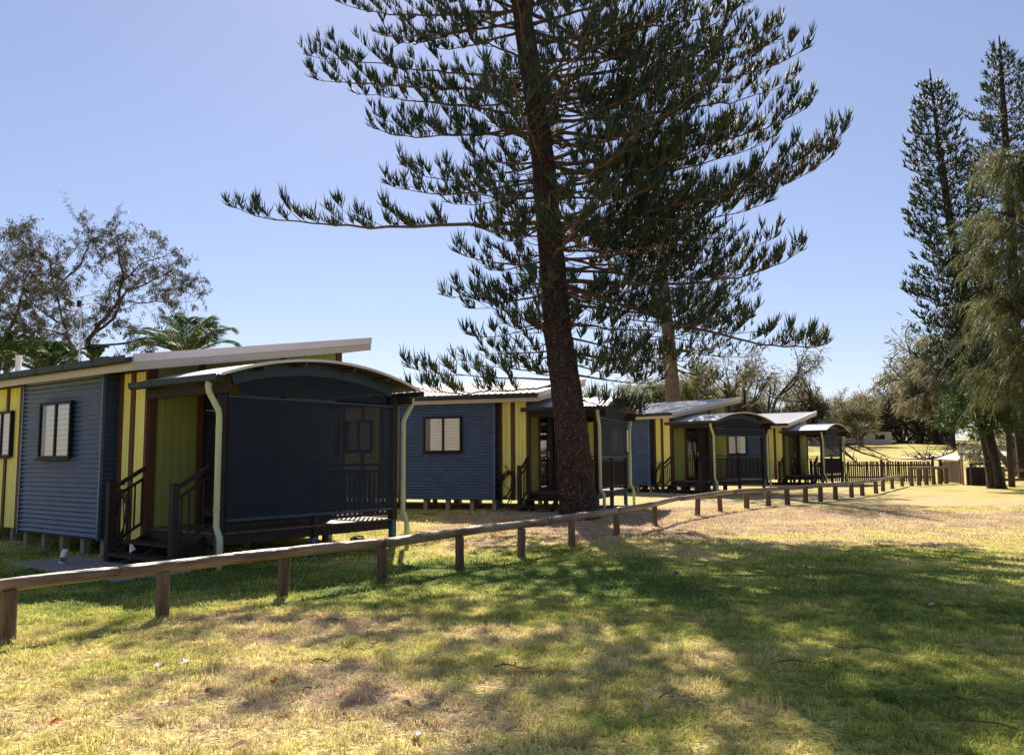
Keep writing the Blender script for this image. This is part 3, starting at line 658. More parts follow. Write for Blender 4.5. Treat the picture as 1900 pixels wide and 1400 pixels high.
# small thing on the grass left of the steps, chock, rock
p = at(116, 1047, 13.0); root = empty('water_tap_cover', (p.x, p.y, gzf(p.x, p.y)), .4); tag(root, 'small grey plastic cover leaning on the grass by the concrete pad', 'cover')
MB().tube([(0, 0, 0), (.03, 0, .2)], .06, 12).build('body', M['alu'], root); MB().tube([(.03, 0, .2), (.033, 0, .235)], .045, 12).build('top', M['white'], root)
MB().box(-.035, .045, -.068, -.058, .05, .12).build('plate', M['postblue'], root)
w_ = cl(0, 1.25, -.12, .17); m = MB().prism([(0, 0), (.12, .06), (0, .14)], 'y', -.02, .02); o = m.build('wheel_chock', M['white'], loc=w_); o.rotation_euler = (0, 0, -R(36.9)); tag(o, 'white triangular marker under the second step of the nearest cabin', 'marker')
def rock(loc, s, label):
    rr = random.Random(int(loc[0] * 100)); V = []; n, k = 9, 6; m = MB()
    for j in range(k + 1):
        for i in range(n):
            a, b = 2 * math.pi * i / n, math.pi * j / k; r_ = s * rr.uniform(.8, 1.15); m.v.append((r_ * math.sin(b) * math.cos(a) * 1.3, r_ * math.sin(b) * math.sin(a), r_ * math.cos(b) * .75 + s * .4))
    for j in range(k):
        for i in range(n): m.f.append((j * n + i, (j + 1) * n + i, (j + 1) * n + (i + 1) % n, j * n + (i + 1) % n))
    tag(m.build('rock', M['rock'], loc=loc), label, 'rock')
rock((-2.95, 16.0, 0), .13, 'dark rock lying under the edge of the nearest porch deck')

# ---------------------------------------------------------------- log rail fence
posts = [(-6.55, 5.15), (-4.476, 7.508), (-3.568, 8.60), (-2.687, 9.859), (-1.709, 11.05), (-.786, 12.35), (.129, 13.58), (1.046, 14.95), (2.103, 16.964), (3.228, 19.1), (4.693, 21.3), (5.588, 22.544), (6.64, 23.756), (7.579, 24.80), (8.403, 25.60),
         (9.259, 26.46), (10.037, 27.274), (10.976, 28.424), (12.08, 29.8), (13.033, 31.137), (14.26, 32.8), (15.468, 34.9), (17.0, 37.4), (18.8, 40.3)]
def log_post(root, x, y, h, r, seed):
    rr = random.Random(seed); n = 12; m = MB(); V = []
    ring = [(1 + rr.uniform(-.06, .06)) for _ in range(n)]
    lx, ly = rr.uniform(-.02, .02), rr.uniform(-.02, .02)
    zs = [-.25, 0, h * .35, h * .7, h - .012, h]; rs_ = [1.05, 1.05, 1.0, .99, .98, .88]
    for z, q in zip(zs, rs_):
        for i in range(n): a = 2 * math.pi * i / n; m.v.append((math.cos(a) * r * q * ring[i] + lx * z / h, math.sin(a) * r * q * ring[i] + ly * z / h, z))
    for j in range(len(zs) - 1):
        for i in range(n): m.f.append((j * n + i, j * n + (i + 1) % n, (j + 1) * n + (i + 1) % n, (j + 1) * n + i))
    m.f.append(tuple((len(zs) - 1) * n + i for i in range(n)))
    o = m.build('post', M['log'], root, smooth=False); o.location = (x - root.location.x, y - root.location.y, gzf(x, y) - root.location.z)
    o.data.polygons.foreach_set('use_smooth', [len(p.vertices) == 4 for p in o.data.polygons])
def log_rail(root, a, b, r0, r1, seed):
    a, b = Vector(a), Vector(b); d = b - a; Ln = d.length; rr = random.Random(seed); n = 14; k = max(5, int(Ln / .16))
    m = MB(); ring = [(1 + rr.uniform(-.08, .08)) for _ in range(n)]; ph = rr.uniform(0, 6)
    for j in range(k + 1):
        t = j / k; x = t * Ln; rad = r0 + (r1 - r0) * t; off = (.012 * math.sin(x * 1.7 + ph), .010 * math.sin(x * 1.3 + ph * 2))
        e = .86 if j in (0, k) else 1
        for i in range(n):
            q = 2 * math.pi * i / n; rb = rad * ring[i] * e * (1 + .035 * math.sin(x * 5 + i * 1.3 + ph) + rr.uniform(-.015, .015))
            m.v.append((x, off[0] + math.cos(q) * rb, off[1] + math.sin(q) * rb))
    for j in range(k):
        for i in range(n): m.f.append((j * n + i, (j + 1) * n + i, (j + 1) * n + (i + 1) % n, j * n + (i + 1) % n))
    m.f.append(tuple(range(n))); m.f.append(tuple(k * n + i for i in range(n))[::-1])
    o = m.build('rail', M['logh'], root)
    o.data.polygons.foreach_set('use_smooth', [len(p.vertices) == 4 for p in o.data.polygons])
    o.location = a - root.location; o.rotation_euler = d.to_track_quat('X', 'Z').to_euler()
fence = empty('log_fence', (-4.476, 7.508, 0)); tag(fence, 'long low fence of weathered logs on short round posts crossing the lawn', 'fence')
for i, (x, y) in enumerate(posts): log_post(fence, x, y, .455 if i < 12 else .47, .066 if i < 12 else .08, i)
def on_line(s):   # s in post index units
    i = min(int(s), len(posts) - 2); t = s - i; x = posts[i][0] * (1 - t) + posts[i + 1][0] * t; y = posts[i][1] * (1 - t) + posts[i + 1][1] * t
    return Vector((x, y, gzf(x, y) + .505))
joints = [0, 1.66, 4.0, 6.5, 9.6, 11.52, 16.4, 19.6, 21.5, 23.0]
for k in range(len(joints) - 1):
    a, b = joints[k], joints[k + 1]; A, B = on_line(a), on_line(b)
    # keep each log straight on the ground plan but follow long bends with its neighbours
    mids = [s for s in (2.9, 5.2, 8.0, 10.6, 13.5, 15, 18, 20.6) if a < s < b - .2]
    cuts = [a] + [s for s in mids if b - a > 2.6] + [b]
    for q in range(len(cuts) - 1):
        A, B = on_line(cuts[q]), on_line(cuts[q + 1]); e = (B - A).normalized()
        log_rail(fence, A - e * .005, B + e * .005, .066 - .004 * (q % 2), .058 + .004 * ((k + q) % 2), 40 + k * 3 + q)
f2 = empty('log_rail_barrier', (19.8, 41.47, 0)); tag(f2, 'short higher log barrier on six close posts in front of the picket fence', 'fence')
bp = [(19.81, 41.47), (20.63, 42.39), (21.38, 43.13), (22.5, 44.5), (23.3, 45.4), (24.4, 46.6)]
bp = [at(px, 900, y) for px, y in ((1691.7, 40.6), (1705.6, 41.2), (1719.4, 41.8), (1732.9, 42.4), (1744.6, 43), (1755.8, 43.6))]
for i, p in enumerate(bp): log_post(f2, p.x, p.y, .80, .10, 70 + i)
e = (bp[-1] - bp[0]).normalized()
for a, b, s in ((bp[0] - e * .15, bp[2] - e * .1, 1), (bp[2] - e * .1, bp[-1] + e * .15, 2)):
    log_rail(f2, (a.x, a.y, gzf(a.x, a.y) + .84), (b.x, b.y, gzf(b.x, b.y) + .84), .075, .07, 80 + s)

# ---------------------------------------------------------------- picket fences
def picket_fence(pts, label, h=1.18, sp=.108, w=.080, post_every=2.6, maxn=290):
    root = empty('picket_fence', (pts[0][0], pts[0][1], 0)); tag(root, label, 'fence'); rr = random.Random(3)
    me = None; n = 0; rest = MB()
    for (xa, ya), (xb, yb) in zip(pts[:-1], pts[1:]):
        d = Vector((xb - xa, yb - ya, 0)); Ln = d.length; ang = math.atan2(d.y, d.x); k = int(Ln / sp)
        for zz in (.30, .95):
            o = MB().box(0, Ln, .015, .065, zz - .04, zz + .04).build('cross_rail', M['picket'], root); o.location = (xa - root.location.x, ya - root.location.y, gzf(xa, ya)); o.rotation_euler = (0, 0, ang)
        for i in range(k):
            t = (i + .5) / k; x, y = xa + (xb - xa) * t, ya + (yb - ya) * t
            if me is None:
                o = MB().prism([(-w / 2, .05), (w / 2, .05), (w / 2, h - .05), (0, h), (-w / 2, h - .05)], 'y', -.012, .012).build('picket', M['picket'], root); me = o.data
            else:
                o = bpy.data.objects.new('picket', me); col.objects.link(o); o.parent = root
            n += 1
            o.location = (x - root.location.x, y - root.location.y, gzf(x, y) + rr.uniform(-.02, .02)); o.rotation_euler = (0, rr.uniform(-.02, .02), ang)
        np_ = max(1, round(Ln / post_every))
        for i in range(np_ + 1):
            t = i / np_; x, y = xa + (xb - xa) * t, ya + (yb - ya) * t
            o = MB().box(-.06, .06, -.06, .06, -.2, h + .06).build('post', M['picket'], root); o.location = (x - root.location.x, y - root.location.y, gzf(x, y)); o.rotation_euler = (0, 0, ang)
            MB().box(-.07, .07, -.07, .07, h + .06, h + .09).build('post_cap', M['picket'], o)
    return n
picket_fence([(16.8, 46.9), (20.5, 46.3), (23.0, 45.6), (23.9, 44.4)][:3], 'brown picket fence behind the log barrier at the end of the row')
picket_fence([(23.2, 45.2), (23.0, 42.8)], 'short return of brown picket fence beside the sign post')
picket_fence([(4.2, 37.6), (8.3, 40.6)], 'brown picket fence seen through the gap under the third cabin')
# dark timber screen and rails to the right
ts = empty('timber_screen', at(1797, 900, 41.0)); b0, b1 = at(1797, 900, 41.0), at(1870, 900, 40.8); ts.location = (b0.x, b0.y, gzf(b0.x, b0.y)); tag(ts, 'dark timber board screen behind the leaning trunk', 'screen')
k = 13
for i in range(k):
    a = (b1.x - b0.x) * i / k; MB().box(a + .004, a + (b1.x - b0.x) / k - .004, -.015, .015, 0, .86).build('board', M['darkwood'], ts)
MB().box(-.03, b1.x - b0.x + .03, -.05, .05, .862, .90).build('capping', M['picket'], ts)
for a in (0.02, 1.0, b1.x - b0.x - .02): MB().box(a - .05, a + .05, .017, .11, -.2, .858).build('post', M['darkwood'], ts)
rf = empty('rail_fence', at(1862, 902, 40.5)); p0 = at(1862, 902, 40.3); rf.location = (p0.x, p0.y, gzf(p0.x, p0.y)); tag(rf, 'post and rail fence running out of the picture on the right', 'fence')
for a in (0, 1.9, 3.8, 5.7): MB().box(a - .07, a + .07, -.05, .05, -.2, .84).build('post', M['picket'], rf)
for z in (.30, .76): MB().box(-.1, 6, -.09, -.052, z - .08, z + .05).build('rail', M['log'], rf)
MB().box(-1.4, 6, .35, .42, 1.02, 1.08).build('rail', M['darkwood'], rf)
for a in (-1.3, 1.5, 4.5): MB().box(a - .05, a + .05, .33, .44, -.2, 1.02).build('post', M['darkwood'], rf)
hb = at(1803, 846, 60); ho = empty('hitching_rail', (hb.x, hb.y, gzf(hb.x, hb.y))); tag(ho, 'single horizontal log rail beyond the fence beside the pale path', 'rail')
MB().tube([(0, 0, .75), (2.2, .3, .85)], .09, 10).build('rail', M['darkwood'], ho); MB().box(.1, .26, -.06, .1, -1, .7).build('post', M['darkwood'], ho); MB().box(1.8, 1.96, .2, .36, -1, .75).build('post', M['darkwood'], ho)
# sign
p = at(1787, 901, 41.6); sg = empty('sign_post', (p.x, p.y, gzf(p.x, p.y))); tag(sg, 'small white pictogram sign on a pale timber post', 'sign')
MB().box(-.045, .045, -.045, .045, -.2, 2.05).build('post', mat('pale_post', (.45, .33, .22), .8, noise=.3), sg)
pl = MB().box(-.19, .19, -.062, -.05, 1.46, 1.90).build('plate', M['white'], sg)
bd = MB(); bd.box(-.175, .175, -.066, -.063, 1.475, 1.49).box(-.175, .175, -.066, -.063, 1.87, 1.885).box(-.175, -.16, -.066, -.063, 1.49, 1.87).box(.16, .175, -.066, -.063, 1.49, 1.87); bd.build('border', M['frame'], pl)
fg = MB(); fg.box(-.015, .015, -.067, -.063, 1.68, 1.80).box(-.018, .018, -.067, -.063, 1.81, 1.84)
for q in (-.07, 0, .06): fg.box(q - .022, q + .022, -.067, -.063, 1.53, 1.575).box(q - .012, q + .012, -.067, -.063, 1.578, 1.61)
fg.box(-.11, .10, -.067, -.063, 1.508, 1.527); fg.build('pictogram', M['frame'], pl)
# far building
p = at(1585, 820, 127); bl = empty('far_building', (p.x, p.y, gzf(p.x, p.y)), -.12); tag(bl, 'low cream building with a pale roof at the top of the meadow', 'building')
MB().box(-5.5, 2.2, 0, 6, -.5, 2.6).build('wall', mat('cream_wall', (.5, .40, .30), .8), bl)
MB().box(2.25, 5.6, .3, 5, -.5, 1.9).build('white_annex', mat('dull_white', (.42, .42, .42), .8), bl)
rfm = MB().hexa([(-6.2, -.8, 2.6), (3.0, -.8, 2.6), (3.0, 6.8, 2.6), (-6.2, 6.8, 2.6), (-6.0, -.6, 2.75), (2.8, -.6, 2.75), (1.5, 3, 3.9), (-4.8, 3, 3.9)]); rfm.build('roof', mat('dull_roof', (.42, .38, .36), .8), bl)
for a in (-4.2, -1.2): MB().box(a, a + 1.2, -.03, -.002, 1.0, 2.0).build('window', M['frame'], bl)
MB().box(3.2, 4.6, .27, .298, .8, 1.5).build('window', M['frame'], bl)

# ---------------------------------------------------------------- foliage tools
def spikes(P, D, L, r, up=0.0, seed=0, three=True):
    """needled twigs: P base (n,3), D unit direction, L length, r radius; bent upward by up"""
    P = np.asarray(P, float); D = np.asarray(D, float); n = len(P); L = np.broadcast_to(L, n).astype(float); r = np.broadcast_to(r, n).astype(float)
    rs = np.random.RandomState(seed); ref = rs.normal(size=(n, 3)); A = np.cross(D, ref); A /= np.linalg.norm(A, axis=1, keepdims=True) + 1e-9; B = np.cross(D, A)
    mid = P + D * (L * .55)[:, None]; D2 = D.copy(); D2[:, 2] += up; D2 /= np.linalg.norm(D2, axis=1, keepdims=True); tip = mid + D2 * (L * .45)[:, None]
    V = np.zeros((n, 7, 3))
    for k in range(3):
        a = 2 * math.pi * k / 3; o = A * math.cos(a) + B * math.sin(a); V[:, k] = P + o * (r * .6)[:, None]; V[:, 3 + k] = mid + o * r[:, None]
    V[:, 6] = tip
    T = []
    for k in range(3):
        j = (k + 1) % 3; T += [(k, j, 3 + j), (k, 3 + j, 3 + k), (3 + k, 3 + j, 6)]
    T = (np.array(T)[None] + (np.arange(n) * 7)[:, None, None]).reshape(-1, 3)
    return V.reshape(-1, 3), T
def blades(P, D, L, w, droop=0.0, seed=0):
    """flat leaf slivers, two triangles + tip"""
    P = np.asarray(P, float); D = np.asarray(D, float); n = len(P); L = np.broadcast_to(L, n).astype(float); w = np.broadcast_to(w, n).astype(float)
    rs = np.random.RandomState(seed); ref = rs.normal(size=(n, 3)); A = np.cross(D, ref); A /= np.linalg.norm(A, axis=1, keepdims=True) + 1e-9
    mid = P + D * (L * .5)[:, None]; D2 = D.copy(); D2[:, 2] -= droop; D2 /= np.linalg.norm(D2, axis=1, keepdims=True); tip = mid + D2 * (L * .5)[:, None]
    V = np.zeros((n, 4, 3)); V[:, 0] = P; V[:, 1] = mid - A * (w / 2)[:, None]; V[:, 2] = mid + A * (w / 2)[:, None]; V[:, 3] = tip
    T = (np.array([(0, 1, 2), (1, 3, 2)])[None] + (np.arange(n) * 4)[:, None, None]).reshape(-1, 3)
    return V.reshape(-1, 3), T
def unit(v): v = np.asarray(v, float); return v / (np.linalg.norm(v) + 1e-9)
def bez(a, b, c, d, n):
    t = np.linspace(0, 1, n)[:, None]; a, b, c, d = [np.asarray(q, float) for q in (a, b, c, d)]
    return a * (1 - t) ** 3 + 3 * b * t * (1 - t) ** 2 + 3 * c * t * t * (1 - t) + d * t ** 3

def araucaria_limb(A, B, sag, tipup, r0, rs, dens=1.0, cord=.32, bare=.28, blen=1.0, cr=.016, bsp=.18, csp=.022, lift=1.0):
    """one limb from A to B, returns (branch mesh arrays as MB, cord P, D, L)"""
    A, B = np.asarray(A, float), np.asarray(B, float); d = B - A; Ln = np.linalg.norm(d); h = unit([d[0], d[1], 0.0])
    p1 = A + d * .35 + np.array([0, 0, -sag * .5]); p2 = A + d * .78 + np.array([0, 0, -sag - tipup])
    pts = bez(A, p1, p2, B, max(8, int(Ln / .3)))
    pts[1:-1] += rs.normal(0, .02 * min(1, Ln / 4), (len(pts) - 2, 3))
    m = MB(); k = len(pts); rad = [max(.008, r0 * .85 * (1 - .9 * (i / (k - 1)) ** .7)) for i in range(k)]
    m.tube([Vector(p) for p in pts], rad, 6)
    P, D, L = [], [], []
    seg = np.linalg.norm(np.diff(pts, axis=0), axis=1); cum = np.concatenate([[0], np.cumsum(seg)]); tot = cum[-1]
    s = tot * bare; side = 1; gap = 0
    while s < tot:
        t = s / tot; p = np.array([np.interp(s, cum, pts[:, q]) for q in range(3)]); i = min(np.searchsorted(cum, s), k - 1); tan = unit(pts[i] - pts[i - 1])
        lat = unit(np.cross(tan, [0, 0, 1])) * side; side = -side
        env = math.sin(math.pi * min(1, (t - bare) / (1 - bare) * .72 + .24)) ** .8
        bl = blen * env * rs.uniform(.55, 1.15) + .12
        if rs.rand() < .07: bl *= .3
        if gap > 0: gap -= 1; s += bsp; continue
        if rs.rand() < .05: gap = rs.randint(1, 3)
        ang = R(rs.uniform(35, 62)); dd = unit(tan * math.cos(ang) + lat * math.sin(ang) + np.array([0, 0, rs.uniform(-.05, .28)]))
        q0 = p; nseg = 4; bp_ = [q0]; cur = dd
        for j in range(nseg):
            cur = unit(cur + np.array([0, 0, .12]) + rs.normal(0, .06, 3)); bp_.append(bp_[-1] + cur * bl / nseg)
        bp_ = np.array(bp_); m.tube([Vector(v) for v in bp_], [.012, .010, .008, .006, .004], 3, cap=False)
        nc = max(3, int(bl / csp * dens))
        cl_ = rs.uniform(.15, 1.0, max(2, int(bl / .16))); cl_[0] = 1.0
        for j in range(nc):
            u = float(np.clip(cl_[rs.randint(len(cl_))] + rs.normal(0, .085), .06, 1)); x = u * nseg; a = min(int(x), nseg - 1); f = x - a; pp = bp_[a] * (1 - f) + bp_[a + 1] * f; ta = unit(bp_[a + 1] - bp_[a])
            l2 = unit(np.cross(ta, [0, 0, 1])) * (1 if j % 2 else -1)
            P.append(pp); D.append(unit(ta * rs.uniform(.1, .6) + l2 * rs.uniform(.0, .75) + np.array([0, 0, lift * rs.uniform(.5, 1.4)]))); L.append(cord * rs.uniform(.45, 1.3) * (.75 + .5 * u))
        P.append(bp_[-1]); D.append(cur); L.append(cord)
        s += bsp * rs.uniform(.35, 1.75)
    for j in range(8):
        P.append(pts[-1] - unit(pts[-1] - pts[-2]) * rs.uniform(0, .25)); D.append(unit(unit(pts[-1] - pts[-2]) + rs.normal(0, .25, 3) + np.array([0, 0, .3]))); L.append(cord * rs.uniform(.7, 1.2))
    return m, P, D, L
def ptube(m, pts, r0, r1, n=7):
    k = len(pts); m.tube([Vector(p) for p in pts], [r0 + (r1 - r0) * i / (k - 1) for i in range(k)], n)

# ---------------------------------------------------------------- the big Norfolk pine
TY = 20.9
tc_px = [(1076, 972, 36), (1073, 955, 33), (1066, 850, 30.5), (1057, 775, 30), (1048, 700, 29), (1035, 620, 26), (1026, 500, 24), (1018, 420, 23), (1008, 300, 22), (995, 200, 21), (980, 100, 20), (966, 0, 18), (950, -110, 14), (938, -220, 10), (928, -330, 6), (922, -420, 2)]
def trunk_obj(name, root, cpx, Y, mt, n=28, amp=.05, seed=1, sub=5, flare=0.0):
    rs = np.random.RandomState(seed); pts = []; rad = []
    C = [at(a, b, Y) for a, b, _ in cpx]; k = Y / _cp / F_PX; Rr = [c * k for *_, c in cpx]
    for i in range(len(C) - 1):
        for j in range(sub): t = j / sub; pts.append(C[i].lerp(C[i + 1], t)); rad.append(Rr[i] * (1 - t) + Rr[i + 1] * t)
    pts.append(C[-1]); rad.append(Rr[-1]); pts[0].z -= .3
    m = MB(); ring = rs.normal(0, 1, n)
    for i, p in enumerate(pts):
        band = 1 + .02 * math.sin(i * 2.1) + rs.uniform(-.012, .012)
        for q in range(n):
            a = 2 * math.pi * q / n; fl = 1 + flare * math.exp(-max(0, p.z) * 3.5) * (1 + .6 * math.sin(a * 5 + 1)); rr_ = rad[i] * band * fl * (1 + amp * .5 * math.sin(a * 4 + i * .25) + rs.normal(0, amp * .35))
            m.v.append((p.x + math.cos(a) * rr_, p.y + math.sin(a) * rr_, p.z))
        if i:
            for q in range(n): b = (i - 1) * n; m.f.append((b + q, b + (q + 1) % n, b + n + (q + 1) % n, b + n + q))
    o = m.build(name, mt, None, smooth=True); o.data.transform(Matrix.Translation(-root.location)); o.parent = root
    return pts, rad
def finish_tree(root, limbs, P, D, L, cr, mt, limb_mat, up, seed, name='branch'):
    for m in limbs:
        o = m.build(name, limb_mat, None, smooth=True); o.data.transform(Matrix.Translation(-root.location)); o.parent = root
    P = np.array(P); V, T = spikes(P - np.array(root.location), D, np.array(L), cr, up, seed)
    o = link_mesh('foliage', np_mesh('foliage', V, T), mt, root); tag(o, kind='stuff'); return o
base = at(1076, 965, TY); big = empty('norfolk_pine', (base.x, base.y, gzf(base.x, base.y))); tag(big, 'huge dark Norfolk pine with a thick rough trunk towering over the cabins', 'tree')
tp, trd = trunk_obj('trunk', big, tc_px, TY, M['bark'], amp=.055, flare=.14)
def trunk_at(z, pts=tp):
    zs = [p.z for p in pts]; return np.array([np.interp(z, zs, [p.x for p in pts]), np.interp(z, zs, [p.y for p in pts]), z])
rs = np.random.RandomState(11)
limbs, P_, D_, L_ = [], [], [], []
def add_limb(A, B, sag, tip, r0, **k):
    m, p, d, l = araucaria_limb(A, B, sag, tip, r0, rs, **k); limbs.append(m); P_.extend(p); D_.extend(d); L_.extend(l)
# limbs one can follow in the photograph: attach y px, tip px, depth offset, sag, tip lift, root radius
EXPL = [(412, 425, 383, -.4, .50, .22, .085), (170, 580, 145, .8, .10, .10, .07), (150, 572, 103, 2.2, .0, .15, .05), (20, 625, 2, 1.5, .45, .1, .07), (40, 700, 60, -1.5, .25, .1, .06),
        (235, 688, 235, -1.0, .35, .2, .05), (215, 655, 172, 1.5, -.1, .2, .06), (250, 700, 215, .8, .4, .1, .05), (335, 715, 340, -.8, .45, .15, .05), (330, 742, 303, 1.0, .5, .15, .05), (345, 830, 375, 1.5, .3, .1, .045),
        (500, 846, 468, -.6, .1, .1, .05), (440, 885, 420, -1.5, .1, .1, .04), (520, 823, 548, .9, .1, .2, .04), (590, 868, 572, .4, -.1, .0, .03), (600, 872, 622, -.8, .1, .2, .035), (650, 893, 650, .3, .1, .1, .04),
        (705, 756, 680, -.6, .15, .1, .04), (715, 760, 718, .8, .25, .12, .04), (690, 860, 668, 1.2, .1, .1, .035),
        # right side
        (80, 1388, 5, 2.0, .2, .35, .08), (150, 1445, 48, .6, .4, .45, .08), (190, 1495, 92, -1.0, .4, .4, .08), (230, 1470, 150, 2.2, .4, .3, .07), (310, 1502, 195, .3, .5, .4, .085), (430, 1568, 243, -1.2, .7, .45, .10),
        (420, 1550, 285, .9, .8, .3, .07), (350, 1440, 250, 2.4, .4, .3, .06), (450, 1430, 345, 1.8, .3, .25, .06), (400, 1432, 372, -1.6, .4, .3, .06), (520, 1490, 462, -1.0, .75, .25, .09), (500, 1440, 440, 1.2, .5, .25, .07), (500, 1415, 500, 1.5, .2, .3, .06),
        (525, 1536, 638, -1.2, .35, .62, .10), (560, 1395, 590, .7, .1, .3, .055), (620, 1235, 655, -.5, .2, .12, .05), (690, 1228, 705, .4, .2, .12, .045), (670, 1180, 690, -1.4, .15, .1, .04), (735, 1190, 770, -.8, .0, .1, .035), (600, 1290, 600, -1.8, .2, .2, .05)]
for ay, tx, ty, dy, sag, tip, r0 in EXPL:
    zA = at(1000, ay, TY).z; A = trunk_at(zA); B = at(tx, ty, TY + dy); tip *= .7; ln = (Vector(A) - B).length
    add_limb(A, np.array(B), sag, tip, r0, blen=(.5 + .085 * ln) * (1.0 if tx > 900 else .85), bare=.30 if ln > 3 else .2, bsp=.17 if tx > 900 else .20)
zw = 4.3
while zw < 20.3:
    off = rs.uniform(0, 6.28); nk = 6
    for k in range(nk):
        if rs.rand() < .12: continue
        z = zw + rs.uniform(-.07, .07); az = off + 2 * math.pi * k / nk + rs.uniform(-.28, .28); Rz = 3.3 if z < 5.5 else (4.6 if z < 9 else 5.7)
        if z > 13: Rz = 5.5 * max(.12, (20.8 - z) / 7.8) ** .8
        if math.cos(az) < -.25: Rz *= .48 if z < 13 else .75       # thinner on the left side
        if math.cos(az) > .2 and z > 6: Rz *= 1.08
        if math.sin(az) < -.3 and z < 6.2: Rz *= .5
        Rz *= rs.uniform(.7, 1.08); A = trunk_at(z); rise = Rz * rs.uniform(-.02, .14) + (.22 * Rz if z > 14 else 0) - (.1 * Rz if z < 6.5 else 0)
        B = A + np.array([math.cos(az) * Rz, math.sin(az) * Rz, rise]); add_limb(A, B, rs.uniform(.1, .4), .12, .035 + .008 * Rz, blen=.5 + .10 * Rz, bare=.30, bsp=.19)
    zw += rs.uniform(.72, 1.0) if zw < 12.5 else .55
# the dense shaded heart of the crown on the right-hand side
for z in (5.9, 6.9, 7.7, 8.3, 8.9, 9.8, 10.6, 11.5):
    for k in range(3):
        az = rs.uniform(-.9, .9); Rz = rs.uniform(2.6, 5.2) * (1 if z > 7 else .8); A = trunk_at(z); B = A + np.array([math.cos(az) * Rz, math.sin(az) * Rz, Rz * rs.uniform(.0, .30)])
        add_limb(A, B, rs.uniform(.1, .4), .3, .05, blen=.5 + .1 * Rz, bare=.28, bsp=.16)
# bare dead sticks on trunk and limbs
dead = MB()
for k in range(130):
    z = rs.uniform(4.5, 13); A = trunk_at(z); az = rs.uniform(math.pi * .9, 2.1 * math.pi); l = rs.uniform(.6, 2.2); d = unit([math.cos(az), math.sin(az), rs.uniform(-.5, .5)])
    dead.tube([Vector(A + d * l * t + np.array([0, 0, -.12 * l * math.sin(t * 3)])) for t in (0, .35, .7, 1)], [.017, .012, .008, .003], 4)
o = dead.build('dead_twigs', M['limb'], None); o.data.transform(Matrix.Translation(-big.location)); o.parent = big; tag(o, kind='stuff')
finish_tree(big, limbs, P_, D_, L_, .0142, M['pine'], M['limb'], .55, 5)

# ---------------------------------------------------------------- the second pine behind the third cabin
Y2 = 43.0
c2 = [(1251, 830, 17), (1250, 760, 14.5), (1246, 700, 13), (1240, 620, 11.5), (1230, 520, 10.5), (1222, 420, 9.5), (1214, 330, 8), (1206, 240, 6), (1200, 170, 2)]
b2 = at(1251, 880, Y2); pine2 = empty('norfolk_pine', (b2.x, b2.y, gzf(b2.x, b2.y))); tag(pine2, 'paler second pine with a bare lower trunk behind the third cabin', 'tree')
c2[0] = (1252, 895, 18)
tp2, _r = trunk_obj('trunk', pine2, c2, Y2, M['bark2'], n=14, amp=.03, seed=4)
limbs, P_, D_, L_ = [], [], [], []
for z in np.arange(6.6, 20, .62):
    for k in range(5):
        az = rs.uniform(0, 2 * math.pi); Rz = (3.6 + .5 * (z - 6.4)) if z < 9 else 5.0 * max(.15, (20.5 - z) / 11.5) ** .7
        Rz *= rs.uniform(.65, 1.05); A = trunk_at(z, tp2); B = A + np.array([math.cos(az) * Rz, math.sin(az) * Rz, Rz * rs.uniform(-.02, .2)])
        add_limb(A, B, rs.uniform(.1, .5), .3, .05, blen=.55 + .08 * Rz, bare=.3, bsp=.30, dens=.75, cord=.34, csp=.05)
for tx, ty, dy, za in ((1405, 520, 0, 10.5), (1440, 600, -1, 8.4), (1372, 690, .5, 6.2), (1420, 645, 1, 7.2), (1340, 700, -1, 6.3), (1135, 640, 0, 7.4), (1150, 690, 1, 6.6), (1090, 560, 0, 8.6)):
    add_limb(trunk_at(za, tp2), np.array(at(tx, ty, Y2 + dy)), .5, .35, .07, blen=1.0, bare=.3, bsp=.28, dens=.8, cord=.3, csp=.07)
finish_tree(pine2, limbs, P_, D_, L_, .022, M['pine'], M['limb'], .5, 6)

# ---------------------------------------------------------------- the two narrow pines on the right
def cook_pine(cpx, Y, zlo, label, widths, dz=.43, per=7, seed=2, trunk_mat=M['bark'], left_only=False):
    rs2 = np.random.RandomState(seed); b = at(cpx[0][0], cpx[0][1], Y); root = empty('cook_pine', (b.x, b.y, gzf(b.x, b.y))); tag(root, label, 'tree', None)
    tpp, _ = trunk_obj('trunk', root, cpx, Y, trunk_mat, n=16, amp=.05, seed=seed, flare=.10)
    lm, P, D, L = [], [], [], []; zmax = tpp[-1].z
    for z in np.arange(zlo, zmax - .15, dz):
        for k in range(per):
            az = 2 * math.pi * k / per + rs2.uniform(-.5, .5); Rz = np.interp(z, widths[0], widths[1]) * rs2.uniform(.6, 1.18)
            if Rz < .15: continue
            A = trunk_at(z, tpp); B = A + np.array([math.cos(az) * Rz, math.sin(az) * Rz, Rz * rs2.uniform(.05, .32)])
            m, p, d, l = araucaria_limb(A, B, .12 * Rz, .12, .028, rs2, dens=.7, cord=.30, bare=.22, blen=.26 + .17 * Rz, bsp=.17, csp=.055, lift=.45); lm.append(m); P += p; D += d; L += l
    finish_tree(root, lm, P, D, L, .026, M['cook'], M['limbdark'], .35, seed); return tpp
t1 = cook_pine([(1852, 912, 17), (1845, 880, 14), (1836, 830, 12.5), (1822, 770, 12), (1806, 690, 10.5), (1793, 600, 9), (1778, 500, 8), (1764, 420, 7), (1752, 340, 6), (1740, 250, 4.5), (1731, 180, 3), (1725, 128, 1)], 37.0, 5.2,
     'tall narrow pine with a leaning trunk, left of the two on the right', ([2, 5, 8, 10.5, 13, 15.5, 17.4, 18.4, 18.9], [2.4, 2.3, 2.2, 2.0, 1.65, 1.25, .85, .45, .12]), seed=21)
